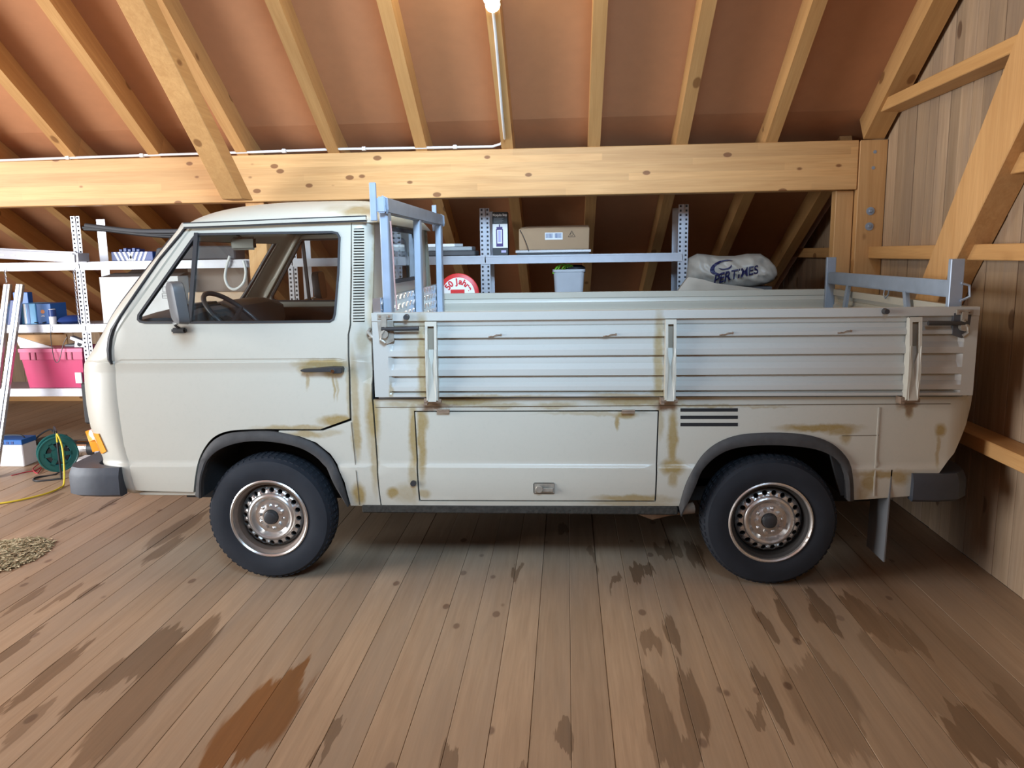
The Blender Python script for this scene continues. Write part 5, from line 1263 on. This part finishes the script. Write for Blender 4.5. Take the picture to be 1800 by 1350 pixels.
# boxed lamp
a = PY(865, 373, YK + .02); b = PY(893, 446, YK + .02)
lb = empty('lamp_box', ((a.x + b.x) / 2, YK + .07, T1), 'tall black retail box picturing a lantern, on the top shelf', 'box')
MB().box(a.x, b.x, YK + .02, YK + .13, T1, a.z).build('box_body', M['blackpl'], lb, bevel=.002)
f0, f1 = PY(865, 394, YK + .02).z, PY(865, 436, YK + .02).z
MB().box(a.x + .001, b.x - .001, YK + .0185, YK + .021, f1, f0).build('white_panel', M['white'], lb)
mx = (a.x + b.x) / 2 - .004; mz = (f0 + f1) / 2
M['purple'] = simple('purple_print', (.06, .03, .16), .4); M['lilac'] = simple('lilac_print', (.45, .42, .70), .4)
MB().box(mx - .026, mx + .026, YK + .0172, YK + .0188, mz - .078, mz - .055).box(mx - .022, mx + .022, YK + .0172, YK + .0188, mz + .045, mz + .066).box(mx - .026, mx - .018, YK + .0172, YK + .0188, mz - .055, mz + .05).box(mx + .018, mx + .026, YK + .0172, YK + .0188, mz - .055, mz + .05).box(mx - .004, mx + .004, YK + .0172, YK + .0188, mz + .066, mz + .085).build('lantern_picture', M['purple'], lb)
MB().box(mx - .010, mx + .010, YK + .0172, YK + .0188, mz - .045, mz + .04).build('lantern_tube', M['lilac'], lb)
vs_, fs_ = text_tris('Mosquito Stop', .030, .0006); k = .105 / (max(v.x for v in vs_) - min(v.x for v in vs_)); MB().add([Vector((mx + .004 + v.x * k, YK + .0185, a.z - .022 + v.y * k * 1.5)) for v in vs_], fs_).build('box_lettering', M['white'], lb, recalc=False)
mb = MB()
for r in range(4): mb.box(mx - .04, mx + .03 - .008 * (r % 2), YK + .0188, YK + .0199, a.z - .046 - r * .009, a.z - .044 - r * .009)
mb.build('small_print', M['grey'], lb)
p = PY(885, 442, YK + .02); MB().box(p.x - .016, p.x + .02, YK + .0188, YK + .0199, p.z - .008, p.z + .008).build('box_badge', M['lilac'], lb)
# black tray and carton
a = PY(906, 445, YK + .0); b = PY(1039, 443, YK + .0)
tr2 = empty('flat_equipment', ((a.x + b.x) / 2, YK + .1, T1), 'flat black appliance with a bright metal front edge under the brown carton', 'appliance')
ztt = PY(970, 439, YK).z; MB().box(a.x + .01, b.x - .01, YK + .004, YK + .3, T1, ztt - .002).build('appliance_body', M['blackpl'], tr2, bevel=.003)
MB().box(a.x, b.x, YK - .004, YK + .006, ztt - .020, ztt).build('front_edge', M['alu'], tr2, bevel=.002)
a = PY(912, 402, YK + .04); b = PY(1035, 399, YK + .04)
M['kraft'] = simple('kraft_cardboard', (.42, .27, .155), .8, 0, .06)
cb = empty('brown_carton', ((a.x + b.x) / 2, YK + .15, ztt), 'closed brown cardboard carton with a white barcode label on the top shelf', 'box')
MB().prism([(a.x, ztt), (b.x + .0, ztt), (b.x + .005, a.z), (a.x + .14, a.z + .004), (a.x + .0, a.z - .004)], 1, YK + .04, YK + .3).build('carton_body', M['kraft'], cb, bevel=.003)
MB().add([(a.x + .01, YK + .04, a.z + .001), (b.x, YK + .04, a.z + .001), (b.x, YK + .2, a.z + .02), (a.x + .05, YK + .2, a.z + .018), (a.x + .01, YK + .04, a.z + .004), (b.x, YK + .04, a.z + .004), (b.x, YK + .2, a.z + .023), (a.x + .05, YK + .2, a.z + .021)], [(3, 2, 1, 0), (4, 5, 6, 7), (0, 1, 5, 4), (1, 2, 6, 5), (2, 3, 7, 6), (3, 0, 4, 7)]).build('carton_flap', M['kraft'], cb)
p = PY(958, 409, YK + .04); q = PY(989, 421, YK + .04); MB().box(p.x, q.x, YK + .038, YK + .0405, q.z, p.z).build('barcode_label', M['white'], cb)
mb = MB(); x = p.x + .006
while x < q.x - .008:
    w_ = random.choice([.0015, .003, .0022]); 
    if abs(x - (p.x + q.x) / 2) > .006: mb.box(x, x + w_, YK + .0368, YK + .0385, q.z + .012, p.z - .006)
    x += w_ + random.choice([.002, .003])
mb.build('barcode', M['nblue'], cb)
p = PY(1005, 412, YK + .04); mb = MB(); tri = [Vector((p.x, 0, p.z + .026)), Vector((p.x + .026, 0, p.z - .018)), Vector((p.x - .026, 0, p.z - .018))]
for i in range(3): s1 = tri[i]; s2 = tri[(i + 1) % 3]; mb.bar((s1.x, YK + .0385, s1.z), (s2.x, YK + .0385, s2.z), .002, .0035, (0, 0, 1))
mb.tube([Vector((p.x + .010 * cos(t), YK + .0385, p.z + .010 * sin(t))) for t in [2 * pi * k / 16 for k in range(16)]], .0015, 4, closed=True); mb.build('printed_symbol', simple('brown_print', (.14, .09, .06), .8), cb)
MB().tube(spl([PY(914, 404, YK + .025), PY(922, 420, YK + .02), PY(930, 442, YK - .012)]), .003, 5).build('black_cord', M['blackpl'], cb)
# bucket, standing on the middle shelf level behind the bed
a = PY(972, 474, YK + .03); b = PY(1028, 474, YK + .03); bb = PY(976, 514, YK + .03)
bk = empty('grey_bucket', ((a.x + b.x) / 2, YK + .13, T2), 'light grey plastic bucket on the middle shelf holding green straps', 'bucket')
M['bucket'] = simple('bucket_plastic', (.46, .48, .52), .45)
hw = (b.x - a.x) / 2; cx_ = (a.x + b.x) / 2; zt = a.z
def rr4(cx, cy, hx, hy, z, r=.03, n=4):
    out = []
    for (sx, sy, a0) in ((1, 1, 0), (-1, 1, 90), (-1, -1, 180), (1, -1, 270)):
        for k in range(n + 1): an = radians(a0 + 90 * k / n); out.append(Vector((cx + sx * (hx - r) + r * cos(an), cy + sy * (hy - r) + r * sin(an), z)))
    return out
L_ = [rr4(cx_, YK + .13, hw * .80, .075, T2), rr4(cx_, YK + .13, hw * .97, .098, zt - .02), rr4(cx_, YK + .13, hw * 1.03, .104, zt - .018), rr4(cx_, YK + .13, hw * 1.03, .104, zt), rr4(cx_, YK + .13, hw * .95, .095, zt), rr4(cx_, YK + .13, hw * .78, .072, T2 + .01)]
n_ = len(L_[0]); v = [p for l in L_ for p in l]; f = [tuple(range(n_))] + [(k * n_ + j, k * n_ + (j + 1) % n_, (k + 1) * n_ + (j + 1) % n_, (k + 1) * n_ + j) for k in range(5) for j in range(n_)] + [tuple(5 * n_ + j for j in range(n_))]
MB().add(v, f).build('bucket_body', M['bucket'], bk, smooth=40)
M['green'] = simple('green_strap', (.22, .55, .04), .6)
mb = MB()
for k in range(4):
    x = cx_ - .08 + .025 * k
    mb.tube(spl([(x - .04, YK + .05 + .03 * k, zt - .03), (x, YK + .08, zt + .025 + .01 * (k % 2)), (x + .06, YK + .1, zt + .03 - .01 * k), (x + .09, YK + .09 + .02 * k, zt - .03)]), .006, 5)
tag(mb.build('green_straps', M['green'], None, origin=(cx_, YK + .1, zt)), 'bright green straps curling out of the grey bucket', 'strap')
mb = MB().lathe([(0, .03), (.05, .028), (.075, .01), (.075, -.03), (0, -.03)], (cx_ + .05, YK + .14, zt + .002), 2, 16); tag(mb.build('black_bundle', M['rubber'], None, smooth=50, origin=(cx_ + .05, YK + .14, zt)), 'dark bundle in the bucket beside the green straps', 'bundle')
# sack on a table-like stack behind the tailgate end
YS2 = 2.15
outl = [(1209, 488), (1211, 470), (1216, 454), (1232, 446), (1246, 447), (1270, 450), (1300, 450), (1322, 446), (1346, 446), (1362, 456), (1374, 470), (1376, 484), (1368, 496), (1350, 503), (1332, 507), (1300, 508), (1262, 506), (1215, 500)]
O = [(PY(x, y, YS2).x, PY(x, y, YS2).z) for x, y in outl]
xa, xb = min(p[0] for p in O), max(p[0] for p in O); za, zb_ = min(p[1] for p in O), max(p[1] for p in O)
from mathutils import noise as mn
O_d = dens(O, .04)
def bulge(x, z):
    d = min(segd((x, z), O_d[i], O_d[(i + 1) % len(O_d)]) for i in range(len(O_d)))
    b = .15 * sqrt(max(0, 1 - (1 - min(1, d / .11)) ** 2))
    b += .030 * mn.noise(Vector((x * 8, 1, z * 12))) * min(1, d / .04) - .040 * abs(mn.noise(Vector((x * 11 + z * 16, 3, z * 9 - x * 5)))) * min(1, d / .04) + .012 * mn.noise(Vector((x * 30, 5, z * 34))) * min(1, d / .03)
    return b
V, F = cdt_sheet(O, [], frange(xa, xb, .016), frange(za, zb_, .016), .02)
v = [Vector((x, YS2 + .16 - bulge(x, z), z)) for x, z in V]; v2_ = [Vector((x, YS2 + .17 + .5 * bulge(x, z), z)) for x, z in V]; n_ = len(v)
ecnt = {}
for f_ in F:
    for i in range(3):
        a_, b_ = f_[i], f_[(i + 1) % 3]; ecnt.setdefault((min(a_, b_), max(a_, b_)), []).append((a_, b_))
fs_ = list(F) + [tuple(i + n_ for i in f_[::-1]) for f_ in F] + [(l[0][1], l[0][0], l[0][0] + n_, l[0][1] + n_) for l in ecnt.values() if len(l) == 1]
M['sack'] = simple('sack_plastic', (.44, .41, .36), .42, 0, .10, 20, .35); M['cblue'] = simple('sack_print', (.012, .013, .075), .5)
base_z = PY(1260, 508, YS2).z
sk = empty('printed_sack', ((xa + xb) / 2, YS2 + .16, base_z), 'crumpled grey plastic sack with dark blue swoosh and lettering behind the bed', 'sack')
MB().add(v + v2_, fs_).build('sack_body', M['sack'], sk, smooth=50)
def onsack(x, z): return Vector((x, YS2 + .16 - max(bulge(x + a_, z + b_) for a_ in (-.012, 0, .012) for b_ in (-.012, 0, .012)) - .003, z))
vs_, fs_ = text_tris('PERTIMES', .075, .0012); tx0 = min(v.x for v in vs_); tx1 = max(v.x for v in vs_)
A_ = PY(1257, 494, YS2); B_ = PY(1334, 474, YS2); k = (B_.x - A_.x) / (tx1 - tx0)
def tp(v_):
    t = (v_.x - tx0) / (tx1 - tx0); x = A_.x + (B_.x - A_.x) * t; z = A_.z + (B_.z - A_.z) * (t ** .8) + v_.y * k * (1.5 - .4 * t); return onsack(x, z)
MB().add([tp(v_) for v_ in vs_], fs_).build('sack_lettering', M['cblue'], sk, recalc=False)
# swoosh: crescent C
mb = MB(); n_ = 26; vv = []; c0 = PY(1272, 470, YS2); 
for i in range(n_ + 1):
    t = i / n_; an = radians(35 + 250 * t); ro = 1; wv_ = .30 * sin(pi * min(1, t * 1.02)) ** .8 + .03
    ex, ez = .098, .050; ti = radians(14)
    for q_ in (1.0, 1.0 - wv_):
        px_, pz_ = ex * cos(an) * q_, ez * sin(an) * q_
        vv.append(onsack(c0.x + px_ * cos(ti) - pz_ * sin(ti), c0.z + px_ * sin(ti) + pz_ * cos(ti)))
mb.add(vv, [(2 * i, 2 * i + 2, 2 * i + 3, 2 * i + 1) for i in range(n_)]); mb.build('sack_swoosh', M['cblue'], sk, recalc=False)
mb = MB(); vv = []
for i in range(15):
    t = i / 14; an = radians(200 + 190 * t); 
    for q_ in (.55, .55 - .22 * sin(pi * t)):
        px_, pz_ = .070 * cos(an) * q_ * 1.3 + .01, .040 * sin(an) * q_ * 1.2; vv.append(onsack(c0.x + px_, c0.z + pz_ + .008))
mb.add(vv, [(2 * i, 2 * i + 2, 2 * i + 3, 2 * i + 1) for i in range(14)]); mb.build('sack_swoosh', M['cblue'], sk, recalc=False)
# second sack under it (white folded sheet) and the low cupboard it lies on
O2 = [(PY(x, y, YS2 - .03).x, PY(x, y, YS2 - .03).z) for x, y in ((1188, 516), (1210, 487), (1235, 491), (1258, 498), (1300, 503), (1340, 508), (1362, 514), (1362, 530), (1190, 530))]
V, F = cdt_sheet(O2, [], frange(min(p[0] for p in O2), max(p[0] for p in O2), .04), frange(min(p[1] for p in O2), max(p[1] for p in O2), .03), .04)
o = sheet3d(V, F, lambda x, z: Vector((x, YS2 - .03 + .02 * mn.noise(Vector((x * 12, 0, z * 12))), z)), (0, .05, 0)).build('folded_sack', simple('cream_sack', (.50, .44, .36), .6), None, smooth=40, origin=(O2[0][0], YS2, O2[-1][1]))
tag(o, 'folded cream paper sack lying under the printed grey sack', 'sack')
zb2 = min(p[1] for p in O2); 
xa = .915
cbd = empty('low_cupboard', ((xa + xb) / 2, YS2 + .15, 0), 'low dark cupboard behind the bed carrying the two sacks', 'cupboard')
MB().box(xa, xb + .03, YS2 - .08, YS2 + .32, .06, base_z - .002 if False else zb2 - .001).build('cupboard_body', M['dgrey'], cbd, bevel=.004)
for s_ in (0, 1): MB().box((xa + xb) / 2 - .32 * (1 - s_) * 0 + (0.004 if s_ else -.004 - (xb - xa) / 2 + .02), (xa + xb) / 2 + ((xb - xa) / 2 - .02 if s_ else -.004), YS2 - .092, YS2 - .081, .10, zb2 - .04).build('cupboard_door', M['grey'], cbd, bevel=.002)
for x in (xa, xb - .05): MB().box(x, x + .05, YS2 - .05, YS2 + .0, 0, .06).build('leg', M['blackpl'], cbd)
# rest under the printed sack
MB().box(xa + .06, xb - .06, YS2 + .05, YS2 + .26, zb2, base_z + .01).build('cupboard_riser', M['dgrey'], cbd)

# ------------------------------------------------------------------ things on the floor at the left
bt = empty('car_battery', (-4.40, 2.22, 0), 'white car battery with a blue lid standing on the floor at the left edge', 'battery', 'car batteries on the floor')
a = PZ(-14, 820); b = PZ(42, 821); y0 = (a.y + b.y) / 2; zt = PY(20, 782, y0).z
MB().box(a.x, b.x, y0, y0 + .17, 0, zt).build('battery_case', M['white'], bt, bevel=.006)
MB().box(a.x - .003, b.x + .003, y0 - .003, y0 + .173, zt, zt + .04).build('battery_lid', M['blue'], bt, bevel=.004)
for k in range(5): MB().box(a.x + .03 + k * .04, a.x + .05 + k * .04, y0 - .006, y0 + .0, zt + .006, zt + .026).build('lid_notch', M['nblue'], bt)
MB().tube(spl([(a.x + .06, y0 + .06, zt + .04), (a.x + .09, y0 + .05, zt + .065), (b.x - .05, y0 + .06, zt + .065), (b.x - .02, y0 + .07, zt + .04)]), .006, 6).build('carry_handle', M['blackpl'], bt)
a = PZ(52, 796); b = PZ(84, 800); y0 = 2.42; a.x = PY(52, 790, y0).x; b.x = PY(86, 790, y0).x
b2_ = empty('car_battery', ((a.x + b.x) / 2, y0 + .1, 0), 'black car battery with a red terminal and pale label, behind the white one', 'battery', 'car batteries on the floor')
zt = PY(70, 776, y0).z; MB().box(a.x, b.x + .07, y0, y0 + .18, 0, zt).build('battery_case', M['blackpl'], b2_, bevel=.005)
MB().box(a.x + .0, b.x - .02, y0 - .003, y0, zt * .25, zt * .75).build('battery_label', M['whitecard'], b2_)
MB().cyl((b.x + .02, y0 + .04, zt), (b.x + .02, y0 + .04, zt + .022), .024, 14).build('red_terminal', M['sred'], b2_); MB().box(b.x + .05, b.x + .12, y0 + .03, y0 + .09, zt, zt + .04).build('terminal_clamp', M['blackpl'], b2_, bevel=.008)
MB().tube(spl([(a.x + .02, y0 + .05, zt + .002), (a.x + .08, y0 + .04, zt + .05), (b.x - .01, y0 + .05, zt + .09), (b.x + .02, y0 + .05, zt + .07)]), .007, 6).build('battery_cable', M['blackpl'], b2_)
# dark mat under them, tube and box
o = bx('rubber_mat', 'dark flat mat on the floor behind the batteries', 'mat', -5.6, -3.6, 2.64, 3.0, 0.001, .008, M['dgrey'], bevel=.001)
tb = empty('metal_tube', (-3.95, 2.9, 0), 'shiny black and silver tube lying on the floor behind the cable reel', 'tube')
a = PY(126, 786, 2.45); b = PY(175, 786, 2.45); MB().cyl((a.x, 2.45, .068), (b.x + .3, 2.45, .068), .062, 28).build('tube_body', M['blackpl'], tb, smooth=40); MB().cyl((a.x + .06, 2.45, .068), (a.x + .16, 2.45, .068), .0635, 28).build('chrome_band', M['chrome'], tb, smooth=40)
a = PZ(128, 811); o = bx('white_box', 'low white box beside the cable reel, half behind the bumper', 'box', PY(130, 806, 2.08).x, PY(158, 806, 2.08).x + .1, 2.08, 2.22, .0, .07, M['white'])
# cable reel
rc = PZ(104, 846); ry = rc.y + .12; zc = .215
reel = empty('cable_reel', (PY(103, 812, ry).x, ry, 0), 'green cable reel on a black tube stand with yellow cable on the floor', 'cable reel')
M['teal'] = simple('green_reel_plastic', (.01, .10, .09), .4); M['cyan'] = simple('blue_cable', (.05, .35, .42), .4); M['yellow'] = simple('yellow_cable', (.70, .55, .04), .45)
cxr = PY(103, 812, ry).x; ax_ = Vector((.62, -.78, 0)).normalized(); R0 = .135; pc = Vector((cxr, ry, zc - .03))
def disc(c, r, th, mat, nm, holes=True):
    u = Vector((-ax_.y, ax_.x, 0)); w2 = Vector((0, 0, 1)); mb = MB(); n = 40
    if holes:
        mb.tube([c + (u * cos(t) + w2 * sin(t)) * (r - .006) for t in [2 * pi * k / n for k in range(n)]], .007, 6, closed=True)
        for (ra, rb) in ((r - .008, r * .62), (r * .36, 0.0)):
            vs = []
            for k in range(n):
                t = 2 * pi * k / n
                for (q, s_) in ((ra, -1), (rb, -1), (rb, 1), (ra, 1)): vs.append(c + (u * cos(t) + w2 * sin(t)) * q + ax_ * th / 2 * s_)
            mb.add(vs, [(k * 4 + j, k * 4 + (j + 1) % 4, ((k + 1) % n) * 4 + (j + 1) % 4, ((k + 1) % n) * 4 + j) for k in range(n) for j in range(4)])
        for k in range(6):
            t = 2 * pi * k / 6; d_ = u * cos(t) + w2 * sin(t); mb.bar(c + d_ * r * .3, c + d_ * r * .7, .03, th, ax_)
    else: mb.cyl(c - ax_ * th / 2, c + ax_ * th / 2, r, 32)
    return mb.build(nm, mat, reel, smooth=35)
disc(pc + ax_ * .055, R0, .006, M['teal'], 'reel_flange'); disc(pc - ax_ * .055, R0, .006, M['teal'], 'reel_flange')
mb = MB()
for k in range(9): mb.tube([pc + ax_ * (-.046 + .0115 * k) + (Vector((-ax_.y, ax_.x, 0)) * cos(t) + Vector((0, 0, 1)) * sin(t)) * .088 for t in [2 * pi * j / 28 for j in range(28)]], .0068, 6, closed=True)
mb.build('wound_cable', M['cyan'], reel, smooth=60); disc(pc, .075, .10, M['blackpl'], 'reel_core', False)
u = Vector((-ax_.y, ax_.x, 0))
fr_ = [pc + ax_ * .085 + Vector((0, 0, .175)), pc + ax_ * .088 + Vector((0, 0, .0)), pc + ax_ * .09 + Vector((0, 0, -.17)), pc + ax_ * .09 - u * .02 + Vector((0, 0, -.178)), pc + ax_ * .05 - u * .16 + Vector((0, 0, -.178)), pc - ax_ * .06 - u * .15 + Vector((0, 0, -.178)), pc - ax_ * .09 + Vector((0, 0, -.17)), pc - ax_ * .088, pc - ax_ * .085 + Vector((0, 0, .17)), pc + ax_ * .0 + Vector((0, 0, .185))]
MB().tube(spl(fr_ + [fr_[0]], 5), .0075, 6).build('reel_stand', M['blackpl'], reel, smooth=60)
gp = [pc + ax_ * .10 + Vector((0, 0, .14)), pc + ax_ * .11 + u * -.02 + Vector((0, 0, .16)), PZ(112, 842, .02), PZ(95, 858, .008), PZ(60, 872, .008), PZ(0, 887, .008), PZ(-60, 896, .008)]
gp = [pc + ax_ * .09 + Vector((0, 0, .10)), pc + ax_ * .11 + Vector((.01, -.01, .165)), pc + ax_ * .12 + Vector((.045, -.02, .06)), PZ(113, 846, .03), PZ(104, 858, .008), PZ(80, 868, .008), PZ(40, 878, .008), PZ(0, 885, .008), PZ(-60, 893, .008)]
tag(MB().tube(spl(gp, 10), .0065, 8).build('yellow_cable', M['yellow'], None, smooth=60, origin=gp[5]), 'yellow cable coming off the reel and running left across the floor', 'cable')
rp_ = [PZ(20, 836, .006), PZ(45, 830, .006), PZ(62, 827, .006), PZ(72, 822, .01), PZ(66, 832, .006), PZ(58, 824, .01), PZ(74, 812, .03)]
tag(MB().tube(spl(rp_, 8), .004, 6).build('red_wire', simple('red_wire', (.45, .03, .05), .5), None, smooth=60, origin=rp_[0]), 'thin red wire lying on the floor left of the reel', 'wire')
# straw heap
mb = MB(); random.seed(11)
tri = [(0, 952), (30, 948), (70, 945), (96, 952), (88, 968), (60, 985), (25, 1000), (-20, 1012), (-60, 1000), (-50, 960)]
poly = [(PZ(*p).x, PZ(*p).y) for p in tri]; bx0, bx1 = min(p[0] for p in poly), max(p[0] for p in poly); by0, by1 = min(p[1] for p in poly), max(p[1] for p in poly)
cnt = 0
while cnt < 2600:
    x, y = random.uniform(bx0, bx1), random.uniform(by0, by1)
    if not pip((x, y), poly): continue
    d = min(segd((x, y), poly[i], poly[(i + 1) % len(poly)]) for i in range(len(poly))); hz = .002 + min(.035, d * .22) * random.random()
    a = random.uniform(0, 2 * pi); l = random.uniform(.006, .028); w_ = random.uniform(.001, .004); tz = random.uniform(-.006, .006)
    dx, dy = cos(a) * l, sin(a) * l; nx, ny = -sin(a) * w_, cos(a) * w_
    mb.add([(x - dx - nx, y - dy - ny, hz + .0), (x + dx - nx, y + dy - ny, hz + abs(tz)), (x + dx + nx, y + dy + ny, hz + abs(tz) + .002), (x - dx + nx, y - dy + ny, hz + .001)], [(0, 1, 2, 3)], cnt % 2); cnt += 1
st = mb.build('straw_heap', [simple('straw_light', (.55, .47, .30), .8), simple('straw_grey', (.33, .30, .18), .8)], None, recalc=False, origin=poly[3] + (0,)); tag(st, 'small heap of chopped straw and chaff on the floor at the left edge', 'straw', kind='stuff')
# end
for (x, y) in ():
    pass
